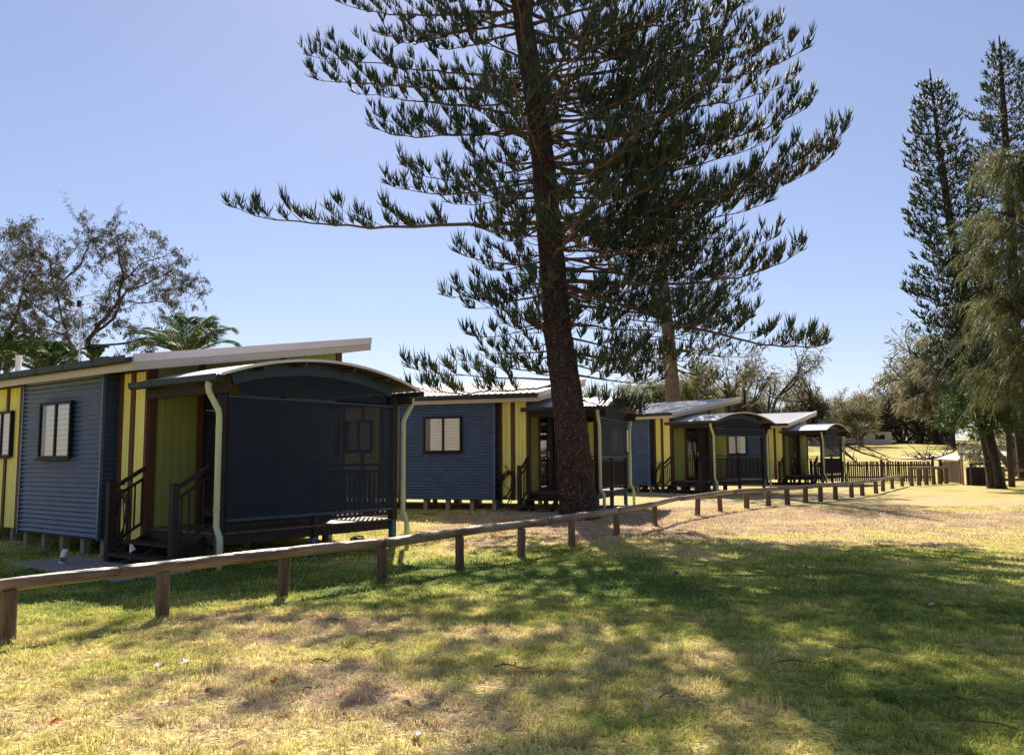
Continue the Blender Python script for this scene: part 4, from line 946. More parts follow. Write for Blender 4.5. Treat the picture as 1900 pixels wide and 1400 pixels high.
t2 = cook_pine([(1905, 880, 14), (1893, 780, 12), (1882, 600, 10), (1876, 420, 8.5), (1868, 300, 7), (1862, 200, 5.5), (1857, 120, 3.5), (1854, 66, 1)], 43.0, 9.0,
     'open topped narrow pine, tallest and rightmost', ([8, 12, 15, 18, 20.5, 22, 23.2, 23.9], [2.4, 2.3, 2.1, 1.75, 1.3, .95, .5, .12]), dz=.50, per=6, seed=22)

# ---------------------------------------------------------------- drooping casuarinas
def grow(rs, p, d, length, r, depth, m, tips, spread=.55, up=.05, n=5, kids_=(2, 4)):
    pts = [np.array(p)]; cur = unit(d)
    for j in range(n):
        cur = unit(cur + rs.normal(0, .13, 3) + np.array([0, 0, up])); pts.append(pts[-1] + cur * length / n)
    m.tube([Vector(q) for q in pts], [r * (1 - .45 * j / n) for j in range(n + 1)], 5 if r > .02 else 3, cap=False)
    tips.append((pts, cur, depth))
    if depth == 0: return
    for k in range(rs.randint(kids_[0], kids_[1] + 1)):
        i = rs.randint(max(1, n // 2), n + 1); nd = unit(cur + rs.normal(0, spread, 3)); grow(rs, pts[i], nd, length * rs.uniform(.55, .85), r * .55, depth - 1, m, tips, spread, up, n, kids_)
def leafy(tips, rs, depth_max, per, spread_len, length, w, droop, jitter=.1, dirn=None):
    P, D, L = [], [], []
    for pts, cur, dep in tips:
        if dep > depth_max: continue
        for j in range(per):
            t = rs.uniform(.15, 1) * (len(pts) - 1); a = min(int(t), len(pts) - 2); q = pts[a] * (1 - t + a) + pts[a + 1] * (t - a)
            d = unit(cur * .6 + rs.normal(0, .5, 3) + np.array([0, 0, -droop])) if dirn is None else unit(dirn + rs.normal(0, .35, 3))
            P.append(q + rs.normal(0, jitter, 3)); D.append(d); L.append(length * rs.uniform(.5, 1.3))
    return np.array(P), np.array(D), np.array(L), w
def bushy_tree(name, base, dirs, length, r, depth, label, cat, leafmat, per, ll, lw, droop, seed, group=None, dmax=1, spread=.55, up=.05, jitter=.1, limbmat=None, loc=None, bend=.5, kids_=(2, 4), n=5):
    rs3 = np.random.RandomState(seed); root = empty(name, base); tag(root, label, cat, group); m = MB(); tips = []
    for d in dirs: grow(rs3, (0, 0, -.1), d[:3], length * (d[3] if len(d) > 3 else 1), r, depth, m, tips, spread, up, n, kids_)
    m.build('trunk', limbmat or M['limbdark'], root, smooth=True)
    P, D, L, w = leafy(tips, rs3, dmax, per, 0, ll, lw, droop, jitter); V, T = blades(P, D, L, w, bend, seed)
    o = link_mesh('foliage', np_mesh('foliage', V, T), leafmat, root); tag(o, kind='stuff'); return root

# the mass of weeping foliage at the right edge: hung from real limbs of one trunk
def weeping(base, crown, label, seed, nlimb=46, strands=26, sl=.42, col_='casuarina', w=.03, per=9, rr=(1.2, 3.2)):
    rs4 = np.random.RandomState(seed); root = empty('casuarina', base); tag(root, label, 'tree'); m = MB(); top = crown[-1]
    B0 = Vector(base); tr_pts = [Vector((0, 0, -.2))] + [Vector(c[:3]) - B0 for c in crown]
    m.tube(tr_pts, [(.15 - .12 * i / len(tr_pts)) * (1 if base[1] < 60 else 2) for i in range(len(tr_pts))], 8); m.build('trunk', M['limbdark'], root, smooth=True)
    P, D, L = [], [], []; zs = [p.z for p in tr_pts]
    for i in range(nlimb):
        z = rs4.uniform(crown[0][2] - base[2], tr_pts[-1].z); rad = np.interp(z + base[2], [c[2] for c in crown], [c[3] for c in crown]) * rs4.uniform(.55, 1.05)
        A = np.array([np.interp(z, zs, [p.x for p in tr_pts]), np.interp(z, zs, [p.y for p in tr_pts]), z]); az = rs4.uniform(0, 2 * math.pi); d = np.array([math.cos(az), math.sin(az), 0])
        pts = bez(A, A + d * rad * .4 + [0, 0, rad * .30], A + d * rad * .8 + [0, 0, rad * .42], A + d * rad + [0, 0, rad * .18], 9)
        lm = MB().tube([Vector(p) for p in pts], [.05 * (1 - .85 * k / 8) + .004 for k in range(9)], 5, cap=False)
        for k in range(per):
            t = rs4.uniform(.25, 1) * 8; a = min(int(t), 7); q = pts[a] * (1 - t + a) + pts[a + 1] * (t - a); dd = unit(d * .6 + rs4.normal(0, .5, 3)); l = rs4.uniform(.5, 1.1)
            sp_ = bez(q, q + dd * l * .4 + [0, 0, .12], q + dd * l * .8 + [0, 0, .0], q + dd * l + [0, 0, -.45 * l], 6)
            lm.tube([Vector(p) for p in sp_], [.012, .010, .008, .006, .005, .003], 3, cap=False)
            for s in range(strands * 2):
                u = rs4.uniform(.1, 1) * 5; b = min(int(u), 4); pp = sp_[b] * (1 - u + b) + sp_[b + 1] * (u - b)
                P.append(pp + rs4.normal(0, .05, 3)); D.append(unit(dd * .45 + rs4.normal(0, .28, 3) + [0, 0, -.65])); L.append(sl * rs4.uniform(.5, 1.4))
        lm.build('branch', M['limbdark'], root, smooth=True)
    V, T = blades(np.array(P), np.array(D), np.array(L), w, .7, seed); o = link_mesh('foliage', np_mesh('foliage', V, T), M[col_], root); tag(o, kind='stuff')
    return root
bx = at(1945, 905, 31); g0 = gzf(bx.x, 31)
weeping((bx.x, 31, g0), [(bx.x + .3, 31, 3.4, 2.3), (bx.x + .3, 31, 6, 2.9), (bx.x + .2, 31, 9, 2.8), (bx.x + .1, 31, 11.4, 2.1), (bx.x + .1, 31, 13.0, 1.2)], 'weeping olive casuarina filling the right edge in front of the pines', 31, nlimb=120, strands=20, per=9, w=.022, sl=.5)
bx = at(1878, 905, 38.5)
weeping((bx.x, 38.5, gzf(bx.x, 38.5)), [(bx.x, 38.5, 3.2, 2.2), (bx.x - .2, 38.5, 4.6, 2.9), (bx.x - .3, 38.5, 7.0, 2.6), (bx.x - .2, 38.5, 9.5, 1.6)], 'dark green casuarina tangled between the two narrow pines', 37, nlimb=60, strands=16, per=8, w=.028, sl=.5, col_='cook')
bx = at(1768, 805, 112); gq = gzf(bx.x, 112)
weeping((bx.x, 112, gq), [(bx.x, 112, gq + 4, 6.0), (bx.x - .3, 112, gq + 6, 7.0), (bx.x - .2, 112, gq + 11, 5.6), (bx.x, 112, gq + 15, 3.0)], 'brownish feathery casuarina behind the leaning trunk', 33, nlimb=80, strands=16, per=9, col_='faras', w=.09, sl=1.3)
# dark low limbs round the leaning trunk
def shrub_crown():
    rs5 = np.random.RandomState(9); b = at(1838, 905, 36.4); root = empty('juniper_bush', (b.x + .3, 36.3, gzf(b.x, 36.3))); tag(root, 'dark green shrubby foliage spreading round the leaning trunk', 'bush'); 
    m = MB(); m.tube([(0.15, .35, -.1), (.0, .3, 1.2), (-.4, .1, 2.2), (-.7, 0, 2.9)], [.10, .08, .06, .04], 7); m.build('trunk', M['limbdark'], root, smooth=True)
    P, D, L = [], [], []
    for px, py, s in ((1760, 760, .65), (1752, 785, .5), (1790, 765, .8), (1772, 790, .4), (1815, 785, .8), (1812, 806, .3), (1840, 760, .9), (1860, 785, .7), (1880, 770, .8), (1830, 730, .8), (1795, 735, .7), (1770, 740, .5), (1895, 790, .6), (1870, 740, .8)):
        c = np.array(at(px, py, 36.4 + rs5.uniform(-.7, .5))) - np.array(root.location)
        st = np.array([-.5, 0, 2.5]) ; lm = MB().tube([Vector(st), Vector(st * .5 + c * .5 + np.array([0, 0, .1])), Vector(c)], [.035, .025, .012], 4); lm.build('branch', M['limbdark'], root)
        for k in range(int(420 * s)):
            v = unit(rs5.normal(0, 1, 3)); q = c + v * np.array([1.1, 1, .72]) * s * rs5.uniform(.25, 1) ** .6 * .85
            P.append(q); D.append(unit(v + rs5.normal(0, .5, 3) + [0, 0, .1])); L.append(.17 * rs5.uniform(.6, 1.4))
    V, T = blades(np.array(P), np.array(D), np.array(L), .07, .1, 9); o = link_mesh('foliage', np_mesh('foliage', V, T), M['shrub'], root); tag(o, kind='stuff')
shrub_crown()
# forked trunk tree beyond
b = at(1880, 862, 60); bushy_tree('forked_tree', (b.x, 60, gzf(b.x, 60) - .2), [(-.25, 0, 1), (.35, .1, 1), (.8, .2, .8, .7)], 2.6, .26, 3, 'grey forked tree beyond the rail fence at the right edge', 'tree', M['faras'], 26, .5, .05, .5, 41, limbmat=M['bark2'])

# ---------------------------------------------------------------- far trees on the slope
FK = [('faras', 'far_tree'), ('faras', 'far_tree'), ('fargreen', 'far_tree'), ('farred', 'far_tree')]
protos = {}
def far_proto(kind, seed, tall=False):
    mt = {'grey': M['faras'], 'green': M['fargreen'], 'red': M['farred']}[kind]
    rs6 = np.random.RandomState(seed); m = MB(); tips = []
    for k in range(3 if not tall else 2):
        az = rs6.uniform(0, 6.28); grow(rs6, (0, 0, -.3), (math.cos(az) * .55, math.sin(az) * .55, 1), 2.7 if not tall else 3.6, .16, 3, m, tips, .6 if not tall else .42, .04, 5, (3, 4) if not tall else (2, 3))
    me1 = bpy.data.meshes.new('trunk'); me1.from_pydata(m.v, [], m.f)
    P, D, L, w = leafy(tips, rs6, 1, 52 if not tall else 26, 0, .42, .055, .35, .20, dirn=np.array([-.75, 0, -.25]) if tall else None)
    V, T = blades(P, D, L, w, .35, seed); me2 = np_mesh('foliage', V, T); return me1, me2, mt
def place_far(pr, x, y, s, rz, label, mtover=None):
    me1, me2, mt = pr; root = empty('far_tree', (x, y, gzf(x, y)), rz); root.scale = (s, s, s); tag(root, label, 'tree', 'trees along the top of the meadow')
    a = bpy.data.objects.new('trunk', me1); col.objects.link(a); a.parent = root
    if not me1.materials: me1.materials.append(M['limbdark']); me2.materials.append(mt)
    b = bpy.data.objects.new('foliage', me2); col.objects.link(b); b.parent = root; b['kind'] = 'stuff'
pg = [far_proto('grey', 51), far_proto('grey', 52), far_proto('grey', 53)]; pgr = [far_proto('green', 54), far_proto('green', 55)]; prd = far_proto('red', 56); pt = [far_proto('grey', 57, True), far_proto('grey', 58, True)]
def far_at(px, top, Y, pr, label, hh=4.7, rz=None):
    x = at(px, 800, Y).x; g = gzf(x, Y); z = at(px, top, Y).z; place_far(pr, x, Y, max(.3, (z - g) / hh), rng.uniform(0, 6.28) if rz is None else rz, label)
FL = [(1165, 742, 118, pgr[0], 'yellow green tree behind the second cabin porch'), (1205, 715, 120, pgr[1], 'yellow green tree just left of the far pine trunk'), (1285, 708, 120, pgr[0], 'yellow green tree just right of the far pine trunk'),
      (1235, 730, 123, pg[0], 'grey tree low behind the far pine trunk'), (1320, 720, 125, pg[1], 'grey green tree behind the high end of the third roof'), (1352, 688, 122, pt[0], 'airy wind blown tree above the third cabin roof'), (1400, 694, 124, pt[1], 'airy wind blown tree above the curved porch of the third cabin'),
      (1395, 735, 132, pg[2], 'dense grey green tree behind the arch of the third porch'), (1440, 728, 132, pg[0], 'dense grey green tree above the fourth cabin roof'), (1478, 735, 133, pg[1], 'dense grey green tree above the high corner of the fourth roof'), (1524, 700, 128, pt[0], 'lone wispy tree leaning above the fourth cabin'),
      (1520, 738, 134, pg[2], 'dense grey green tree right of the fourth roof corner'), (1560, 742, 137, pg[0], 'dense grey green tree above the fourth porch roof'), (1600, 738, 143, pg[1], 'brown grey tree left of the red leaved tree'), (1640, 736, 140, prd, 'red leaved tree on the meadow slope'),
      (1598, 752, 120, pg[2], 'grey tree standing in front of the cream building'), (1672, 730, 139, pg[0], 'grey tree right of the red leaved tree'), (1705, 668, 130, pg[1], 'tall feathery grey tree left of the leaning pine'), (1740, 650, 128, pg[2], 'tallest grey tree behind the leaning pine'), (1690, 745, 148, pgr[0], 'low olive tree on the skyline below the tall grey tree'),
      (1730, 755, 150, pg[0], 'small skyline tree between the meadow trunks'), (1770, 720, 133, pg[1], 'grey tree close behind the leaning pine trunk'), (1830, 730, 135, pgr[1], 'olive tree behind the leaning trunk'), (1885, 720, 132, pg[2], 'grey tree behind the forked tree'), (1655, 775, 149, pgr[1], 'low round olive bush on the skyline'),
      (1112, 735, 124, pg[2], 'grey tree glimpsed right of the big pine trunk'), (1060, 745, 130, pg[0], 'grey tree hidden mostly by the big pine trunk')]
for a in FL: far_at(*a)
# fallen branches behind the last cabin
def fallen(pts_list, label, r=.09):
    b = pts_list[0][0]; root = empty('fallen_branch', b); tag(root, label, 'branch'); rs7 = np.random.RandomState(3); m = MB()
    for pts in pts_list: m.tube([Vector(p) - Vector(b) for p in pts], [r * (1 - .8 * i / (len(pts) - 1)) for i in range(len(pts))], 6)
    m.build('limb', M['limbdark'], root, smooth=True)
    tw = MB()
    for pts in pts_list:
        for k in range(12):
            i = rs7.randint(0, len(pts) - 1); p = Vector(pts[i]).lerp(Vector(pts[i + 1]), rs7.rand()) - Vector(b); d = Vector(rs7.normal(0, 1, 3)); d.z = abs(d.z); d.normalize(); l = rs7.uniform(.4, 1.4); tw.tube([p, p + d * l * .5 + Vector((0, 0, .1)), p + d * l], [.025, .016, .006], 4)
    tw.build('twigs', M['limbdark'], root)['kind'] = 'stuff'
YF = 52
fallen([[at(1552, 822, YF), at(1575, 828, YF), at(1600, 840, YF), at(1635, 850, YF - 1), at(1660, 858, YF - 1)], [at(1565, 824, YF), at(1590, 822, YF), at(1625, 838, YF), at(1650, 848, YF)]], 'bare fallen limbs lying behind the fourth cabin')
fallen([[at(1560, 833, YF - 3), at(1575, 845, YF - 3), at(1590, 858, YF - 3), at(1598, 866, YF - 3)], [at(1500, 800, YF - 2), at(1520, 818, YF - 2), at(1545, 835, YF - 2), at(1560, 846, YF - 2)]], 'dark bare limb leaning beside the fourth cabin porch')
fallen([[at(1785, 823, 42), at(1768, 838, 43), at(1740, 848, 43), at(1705, 850, 44), at(1672, 843, 45)], [at(1740, 848, 43), at(1715, 853, 43), at(1690, 845, 43)]], 'long thin drooping bare branch above the picket fence', .05)

# ---------------------------------------------------------------- trees behind the nearest cabin
def open_tree(base, limbs_px, Y, label, seed, per, depth=3, r0=.20):
    rs8 = np.random.RandomState(seed); root = empty('spreading_tree', base); tag(root, label, 'tree'); m = MB(); tips = []; o0 = np.array(base)
    for pts, ra, rb in limbs_px:
        W3 = []
        for px, py, dy in pts: W3.append(np.array(at(px, py, Y + dy)) - o0)
        dense = []
        for i in range(len(W3) - 1):
            for t in np.linspace(0, 1, 4)[:-1]: dense.append(W3[i] * (1 - t) + W3[i + 1] * t + rs8.normal(0, .03, 3))
        dense.append(W3[-1]); k = len(dense); m.tube([Vector(p) for p in dense], [.62 * (ra + (rb * .6 - ra) * (i / (k - 1)) ** .7) for i in range(k)], 7)
        for j in range(k // 4, k):
            for q in range(2):
                tan = unit(dense[min(j, k - 1)] - dense[max(j - 1, 0)]); d = unit(tan * .6 + rs8.normal(0, .6, 3) + [0, 0, .15]); grow(rs8, dense[j], d, rs8.uniform(.35, .80), .010, 2, m, tips, .75, .0, 5, (2, 3))
    m.build('trunk', M['limbdark'], root, smooth=True)
    P, D, L, w = leafy(tips, rs8, 1, per * 2, 0, .13, .024, .8, .03); V, T = blades(P, D, L, w, .5, seed); o = link_mesh('foliage', np_mesh('foliage', V, T), M['wattle'], root); tag(o, kind='stuff')
YT = 27.0
bT = at(145, 800, YT); bT = (bT.x, YT, gzf(bT.x, YT))
open_tree(bT, [([(145, 845, 0), (132, 690, 0), (137, 650, 0), (115, 590, .3), (103, 540, .2)], .17, .06), ([(175, 845, 0), (172, 660, 0), (160, 632, 0), (185, 600, -.3), (215, 570, -.6), (228, 520, -.6), (222, 470, -.3), (230, 455, 0)], .20, .04),
               ([(160, 632, 0), (210, 590, .6), (235, 540, .8), (270, 528, 1.2), (320, 500, 1.0), (350, 520, .8)], .10, .03), ([(170, 640, 0), (230, 638, -.8), (280, 625, -1.2), (330, 630, -1.4)], .08, .03), ([(103, 540, .2), (140, 500, .5), (165, 460, .6), (160, 450, .4), (190, 440, .3)], .07, .025),
               ([(103, 540, .2), (90, 480, -.5), (62, 455, -.8), (50, 442, -.8)], .06, .02), ([(130, 580, 0), (130, 540, -1), (100, 500, -1.4), (70, 500, -1.4)], .05, .02), ([(228, 520, -.6), (275, 480, -.8), (310, 475, -1)], .05, .02), ([(110, 600, .3), (60, 560, .6), (25, 520, .6)], .06, .02), ([(235, 560, .8), (290, 560, 1.2), (345, 560, 1.5)], .05, .02), ([(120,620,0),(80,610,.8),(30,600,1)], .06, .02)],
          YT, 'wide bare limbed tree with sparse brown green leaves behind the nearest cabin', 61, 9)
bT2 = at(-30, 830, 30); bT2 = (bT2.x, 30.0, gzf(bT2.x, 30))
open_tree(bT2, [([(-30, 860, 0), (0, 660, 0), (28, 590, 0), (40, 560, 0), (50, 500, 0)], .2, .05), ([(10, 620, 0), (60, 610, 1), (100, 640, 1.2)], .08, .03), ([(0, 660, 0), (-20, 560, 0), (-10, 480, 0), (5, 440, 0)], .12, .04), ([(28, 590, 0), (10, 540, 1), (-20, 510, 1)], .07, .03), ([(40, 560, 0), (80, 540, -1), (90, 505, -1)], .05, .02)],
          30, 'second brown leaved tree cut by the left edge', 62, 14)

def palm(base, crown_z, n, fl, label, seed, tilt=0.0, gs=1.0):
    rs9 = np.random.RandomState(seed); root = empty('palm_tree', base); tag(root, label, 'palm tree', 'palms behind the nearest cabin')
    h = crown_z - base[2]; MB().tube([(0, 0, -.1), (.05, 0, h * .5), (0, 0, h)], [.11, .085, .07], 10).build('trunk', M['bark2'], root, smooth=True)
    for k in range(n):
        az = 2 * math.pi * k / n + rs9.uniform(-.3, .3); e = rs9.uniform(.45, 1.5); l = fl * rs9.uniform(.8, 1.1); d = np.array([math.cos(az), math.sin(az), 0]); u0 = d * math.cos(e) + np.array([0, 0, math.sin(e)])
        pts = bez((0, 0, h), np.array([0, 0, h]) + u0 * l * .4, np.array([0, 0, h]) + u0 * l * .8 + d * .1 * l - [0, 0, .05 * l], np.array([0, 0, h]) + u0 * l * .85 + d * l * .26 - np.array([0, 0, .30 * l]), 14)
        P, D, L = [], [], []; side = unit(np.cross(d, [0, 0, 1]))
        for j in range(52):
            t = (.12 + .88 * j / 52) * 13; a = min(int(t), 12); q = pts[a] * (1 - t + a) + pts[a + 1] * (t - a); ta = unit(pts[a + 1] - pts[a])
            for s in (-1, 1): P.append(q); D.append(unit(ta * .75 + side * s * .9 + np.array([0, 0, .25]) + rs9.normal(0, .06, 3))); L.append(fl * .30 * math.sin(math.pi * min(1, .18 + .8 * j / 52)) ** .7)
        V, T = blades(np.array(P), np.array(D), np.array(L), .035 * gs, .35, seed + k)
        fr = link_mesh('frond', np_mesh('frond', V, T), M['palm'], root); MB().tube([Vector(p) for p in pts], [.022 * (1 - .8 * j / 13) for j in range(14)], 4).build('stem', M['fargreen'], fr)
for px, py, Y, fl, n, lab, sd_ in ((348, 662, 24, 1.75, 20, 'palm with arching fronds above the sloping roof of the nearest cabin', 71), (82, 695, 22, 1.35, 18, 'bright palm crown showing over the dark gutter', 72), (12, 672, 23, 1.4, 16, 'palm crown at the left edge beside the white vent', 73), (178, 668, 22, .6, 10, 'small palm tuft peeking over the gutter', 74)):
    p = at(px, py, Y); palm((p.x, Y, gzf(p.x, Y)), p.z, n, fl, lab, sd_)
p = at(1592, 808, 110); palm((p.x, 110, gzf(p.x, 110)), p.z, 12, 2.6, 'dark small palm in front of the cream building', 75)
slope_palm = bpy.data.objects['palm_tree.004']; slope_palm['group'] = 'palm on the slope'
for o in kids(slope_palm):
    if o.name.startswith('frond'): o.data.materials[0] = M['shrub']

# ---------------------------------------------------------------- litter on the lawn
def leaf(px, py, s, mt, label, seed):
    rr = random.Random(seed); y0 = 3.0; p = None
    lo, hi = 3.0, 40.0
    for _ in range(40):
        mid = (lo + hi) / 2; q = at(px, py, mid)
        if q.z > gzf(q.x, mid) + .03: lo = mid
        else: hi = mid
    q = at(px, py, lo); m = MB(); n = 5; w = s * .36
    for j in range(n + 1):
        t = j / n; ww = w * math.sin(math.pi * (.06 + .9 * t)) ; z = .12 * s * math.sin(t * 3.1) ; c_ = .25 * ww
        m.v += [(t * s - s / 2, -ww, z + c_), (t * s - s / 2, 0, z), (t * s - s / 2, ww, z + c_ * rr.uniform(.2, 1.6))]
        if j: b = (j - 1) * 3; m.f += [(b, b + 1, b + 4, b + 3), (b + 1, b + 2, b + 5, b + 4)]
    o = m.build('fallen_leaf', M[mt], loc=(q.x, q.y, gzf(q.x, q.y) + .035)); o.rotation_euler = (rr.uniform(-.3, .5), rr.uniform(-.4, .2), rr.uniform(0, 6.28)); tag(o, label, 'leaf', 'leaves lying on the lawn')
LV = [(105, 1341, .075, 'leaforange', 'bright orange leaf near the bottom left corner'), (508, 1263, .08, 'leaforange', 'orange leaf lying in the bare straw patch'), (447, 1386, .10, 'leafdry', 'large curled brown leaf at the bottom edge'), (80, 1297, .07, 'leafdry', 'dark leaf left of the orange leaf'), (388, 1281, .06, 'leafdry', 'dark leaf left of the orange leaf in the straw patch'),
      (294, 1236, .08, 'leafpale', 'white curled leaf in the sunny straw patch'), (345, 1227, .08, 'leafpale', 'pale leaf just right of the white curled leaf'), (537, 1141, .08, 'leafpale', 'small white leaf on the sunny grass near the third post'), (672, 1175, .10, 'leafpale', 'pale leaf on a light patch below the fourth post'), (692, 1192, .08, 'leafdry', 'brown leaf just right of the pale leaf'),
      (795, 1100, .08, 'leafdry', 'brown upright leaf on the bright green grass'), (142, 1197, .09, 'leafdry', 'brown leaf near the shadow of the rail'), (752, 1308, .09, 'leafdry', 'dark leaf standing in the half shade'), (770, 1362, .09, 'leafpale', 'pale leaf by the bottom edge under the dark standing leaf'), (1195, 1308, .09, 'leafpale', 'lilac grey leaf in the shaded grass'),
      (1252, 1066, .16, 'leafpale', 'flat pale leaf in the pine shadow'), (1048, 1112, .10, 'leafdry', 'dark leaf at the left rim of the pine shadow'), (1730, 1070, .14, 'leafdry', 'dark crumpled leaf in the shadow far right'), (635, 1312, .06, 'leafpale', 'tiny pale leaf between two brown leaves'), (897, 1122, .06, 'leafdry', 'small brown leaf in the middle of the lawn'), (912, 1318, .09, 'leafdry', 'brown leaf in the half shade at the centre bottom'), (1728, 1122, .07, 'leafpale', 'small white leaf in deep shade on the right'), (1345, 1128, .10, 'leafdry', 'dark peaked leaf in the deep shade'), (262, 1118, .06, 'leafdry', 'small brown leaf beside the second post')]
for i, a in enumerate(LV): leaf(*a, 100 + i)
def stick(px, py, l, ang, label, seed):
    lo, hi = 3.0, 40.0
    for _ in range(40):
        mid = (lo + hi) / 2; q = at(px, py, mid)
        if q.z > gzf(q.x, mid) + .02: lo = mid
        else: hi = mid
    q = at(px, py, lo); rr = random.Random(seed); pts = [(l * (t - .5), .06 * l * math.sin(t * 5 + seed), .02 + .015 * math.sin(t * 7)) for t in (0, .2, .4, .6, .8, 1)]
    m = MB().tube(pts, [.006, .006, .005, .005, .004, .002], 5); m.tube([pts[2], (pts[2][0] + l * .12, pts[2][1] + l * .1, .04)], [.004, .002], 4); o = m.build('twig', M['twig'], loc=(q.x, q.y, gzf(q.x, q.y) + .02)); o.rotation_euler = (0, 0, ang); tag(o, label, 'twig', 'twigs lying on the lawn')
for i, a in enumerate([(578, 1280, .18, 1.1, 'short dark twig right of the orange leaf'), (600, 1228, .16, .6, 'thin dark twig in the sunny straw'), (1500, 1230, .5, .2, 'long thin twig in the shaded grass on the right'), (1590, 1205, .4, 2.6, 'curved twig above the long thin twig'), (1240, 1290, .3, .9, 'thin twig near the lilac grey leaf'), (1800, 1340, .5, 2.2, 'pale long twig at the bottom right'), (625, 1152, .2, .4, 'thin dark twig beside the third post shadow'), (960, 1240, .35, 0.1, 'dark flat stick in the sunny centre of the lawn')]): stick(*a, i)

# ---------------------------------------------------------------- grass blades (tufts spread by geometry nodes)
def tuft(name, n, rad, h, w, seed):
    rs = np.random.RandomState(seed); V = []; T = []
    for i in range(n):
        a = rs.uniform(0, 6.28); r_ = rad * math.sqrt(rs.rand()); p = np.array([r_ * math.cos(a), r_ * math.sin(a), -.01]); az = rs.uniform(0, 6.28); hh = h * rs.uniform(.45, 1.25); lean = rs.uniform(.15, 1.1)
        d = np.array([math.cos(az), math.sin(az), 0]); s = np.array([-math.sin(az), math.cos(az), 0]) * w * rs.uniform(.6, 1.2) / 2
        p1 = p + d * hh * lean * .35 + [0, 0, hh * .55]; p2 = p + d * hh * lean * 1.0 + [0, 0, hh * (.95 - .3 * lean)]
        b = len(V); V += [p - s, p + s, p1 - s * .8, p1 + s * .8, p2]; T += [(b, b + 1, b + 3), (b, b + 3, b + 2), (b + 2, b + 3, b + 4)]
    me = np_mesh(name, V, T); me.materials.append(M['blade']); return bpy.data.objects.new(name, me)
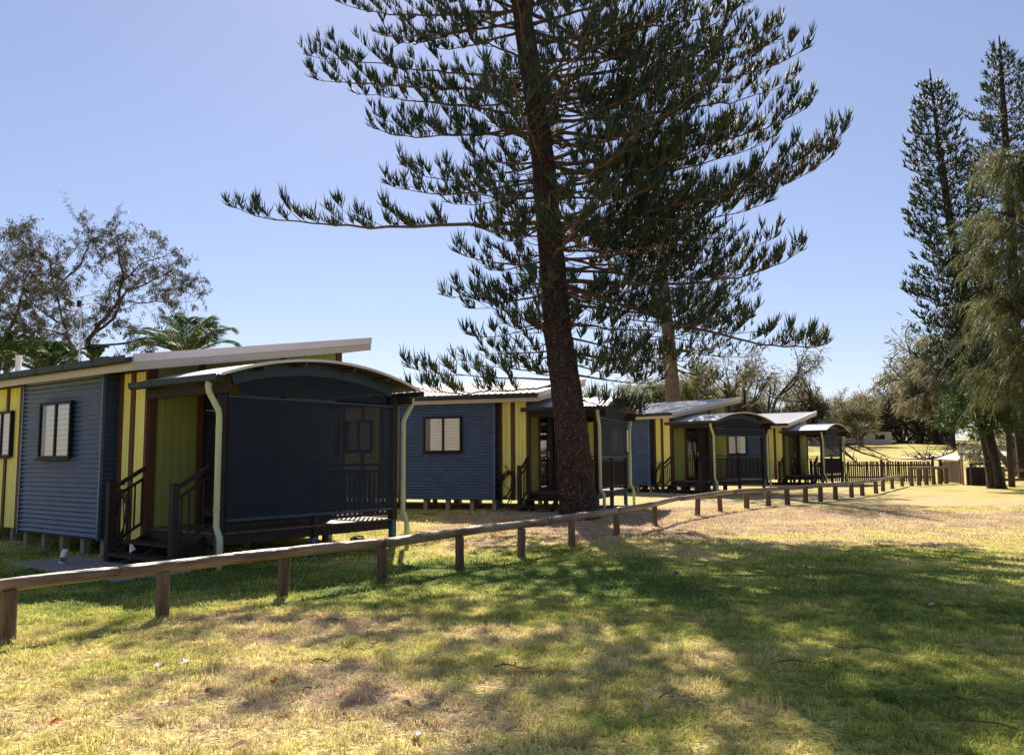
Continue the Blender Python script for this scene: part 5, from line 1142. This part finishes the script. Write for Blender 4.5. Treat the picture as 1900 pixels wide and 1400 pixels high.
def grass():
    tc = bpy.data.collections.new('tufts')
    for i in range(5): tc.objects.link(tuft('tuft', 22, .055, .058, .0052, 200 + i))
    tf = bpy.data.collections.new('tufts_far')
    for i in range(4): tf.objects.link(tuft('tuft_far', 22, .16, .050, .011, 300 + i))
    tl = bpy.data.collections.new('tufts_long')
    for i in range(3): tl.objects.link(tuft('tuft_long', 16, .07, .11, .006, 400 + i))
    def emitter(name, y0, y1, step, dens, coll, smin, smax, seed, label):
        ys = np.arange(y0, y1 + step, step); V = []; Q = []; rows = []
        nx = 40
        for j, y in enumerate(ys):
            hw = .66 * y + .8
            for i in range(nx + 1): x = -hw + 2 * hw * i / nx; V.append((x, y, gzf(x, y)))
            if j:
                for i in range(nx): a = (j - 1) * (nx + 1) + i; Q.append((a, a + 1, a + nx + 2, a + nx + 1))
        o = link_mesh(name, np_mesh(name, V, None, Q), M['blade']); tag(o, label, 'grass', kind='stuff'); gn(o, dens, coll, smin, smax, seed); return o
    def gn(o, dens, coll, smin, smax, seed):
        g = bpy.data.node_groups.new('scatter', 'GeometryNodeTree'); g.interface.new_socket('Geometry', in_out='INPUT', socket_type='NodeSocketGeometry'); g.interface.new_socket('Geometry', in_out='OUTPUT', socket_type='NodeSocketGeometry')
        N = g.nodes; L = g.links; gi = N.new('NodeGroupInput'); go = N.new('NodeGroupOutput'); d = N.new('GeometryNodeDistributePointsOnFaces'); L.new(gi.outputs[0], d.inputs['Mesh']); nz = N.new('ShaderNodeTexNoise'); nz.inputs['Scale'].default_value = 1.9; nz.inputs['Detail'].default_value = 4
        mr = N.new('ShaderNodeMapRange'); mr.inputs[1].default_value = .34; mr.inputs[2].default_value = .60; mr.inputs[3].default_value = dens * .35; mr.inputs[4].default_value = dens * 1.15
        L.new(nz.outputs[0], mr.inputs[0]); L.new(mr.outputs[0], d.inputs['Density']); d.inputs['Seed'].default_value = seed
        ci = N.new('GeometryNodeCollectionInfo'); ci.inputs['Collection'].default_value = coll; ci.inputs['Separate Children'].default_value = True; ci.inputs['Reset Children'].default_value = True
        ip = N.new('GeometryNodeInstanceOnPoints'); L.new(d.outputs['Points'], ip.inputs['Points']); L.new(ci.outputs[0], ip.inputs['Instance']); ip.inputs['Pick Instance'].default_value = True
        rv = N.new('FunctionNodeRandomValue'); rv.data_type = 'FLOAT_VECTOR'; rv.inputs[0].default_value = (-.12, -.12, 0); rv.inputs[1].default_value = (.12, .12, 6.28)
        rsn = N.new('FunctionNodeRandomValue'); rsn.data_type = 'FLOAT'; rsn.inputs[2].default_value = smin; rsn.inputs[3].default_value = smax; rsn.inputs['Seed'].default_value = 5
        n3 = N.new('ShaderNodeTexNoise'); n3.inputs['Scale'].default_value = 3.3; n3.inputs['Detail'].default_value = 3; m3 = N.new('ShaderNodeMapRange'); m3.inputs[1].default_value = .35; m3.inputs[2].default_value = .68; m3.inputs[3].default_value = .55; m3.inputs[4].default_value = 1.35
        L.new(n3.outputs[0], m3.inputs[0]); mm = N.new('ShaderNodeMath'); mm.operation = 'MULTIPLY'; L.new(m3.outputs[0], mm.inputs[0]); L.new(rsn.outputs[1], mm.inputs[1])
        L.new(rv.outputs[0], ip.inputs['Rotation']); L.new(mm.outputs[0], ip.inputs['Scale']); L.new(ip.outputs[0], go.inputs[0])
        md = o.modifiers.new('scatter', 'NODES'); md.node_group = g
    emitter('grass', 3.4, 9.2, .4, 360, tc, .45, 1.35, 1, 'short straw and green lawn blades in the foreground')
    emitter('grass', 9.2, 24, .8, 80, tf, .6, 1.35, 2, 'lawn blades between the fence and the cabins')
    # longer tufts at the feet of the posts
    V = []; Q = []
    for (x, y) in posts[1:11]:
        b = len(V); V += [(x - .22, y - .16, gzf(x, y)), (x + .22, y - .16, gzf(x, y)), (x + .22, y + .2, gzf(x, y)), (x - .22, y + .2, gzf(x, y))]; Q.append((b, b + 1, b + 2, b + 3))
    o = link_mesh('long_grass', np_mesh('long_grass', V, None, Q), M['blade']); tag(o, 'longer green grass tufts round the feet of the log posts', 'grass', kind='stuff'); gn(o, 110, tl, .5, 1.1, 9)
grass()
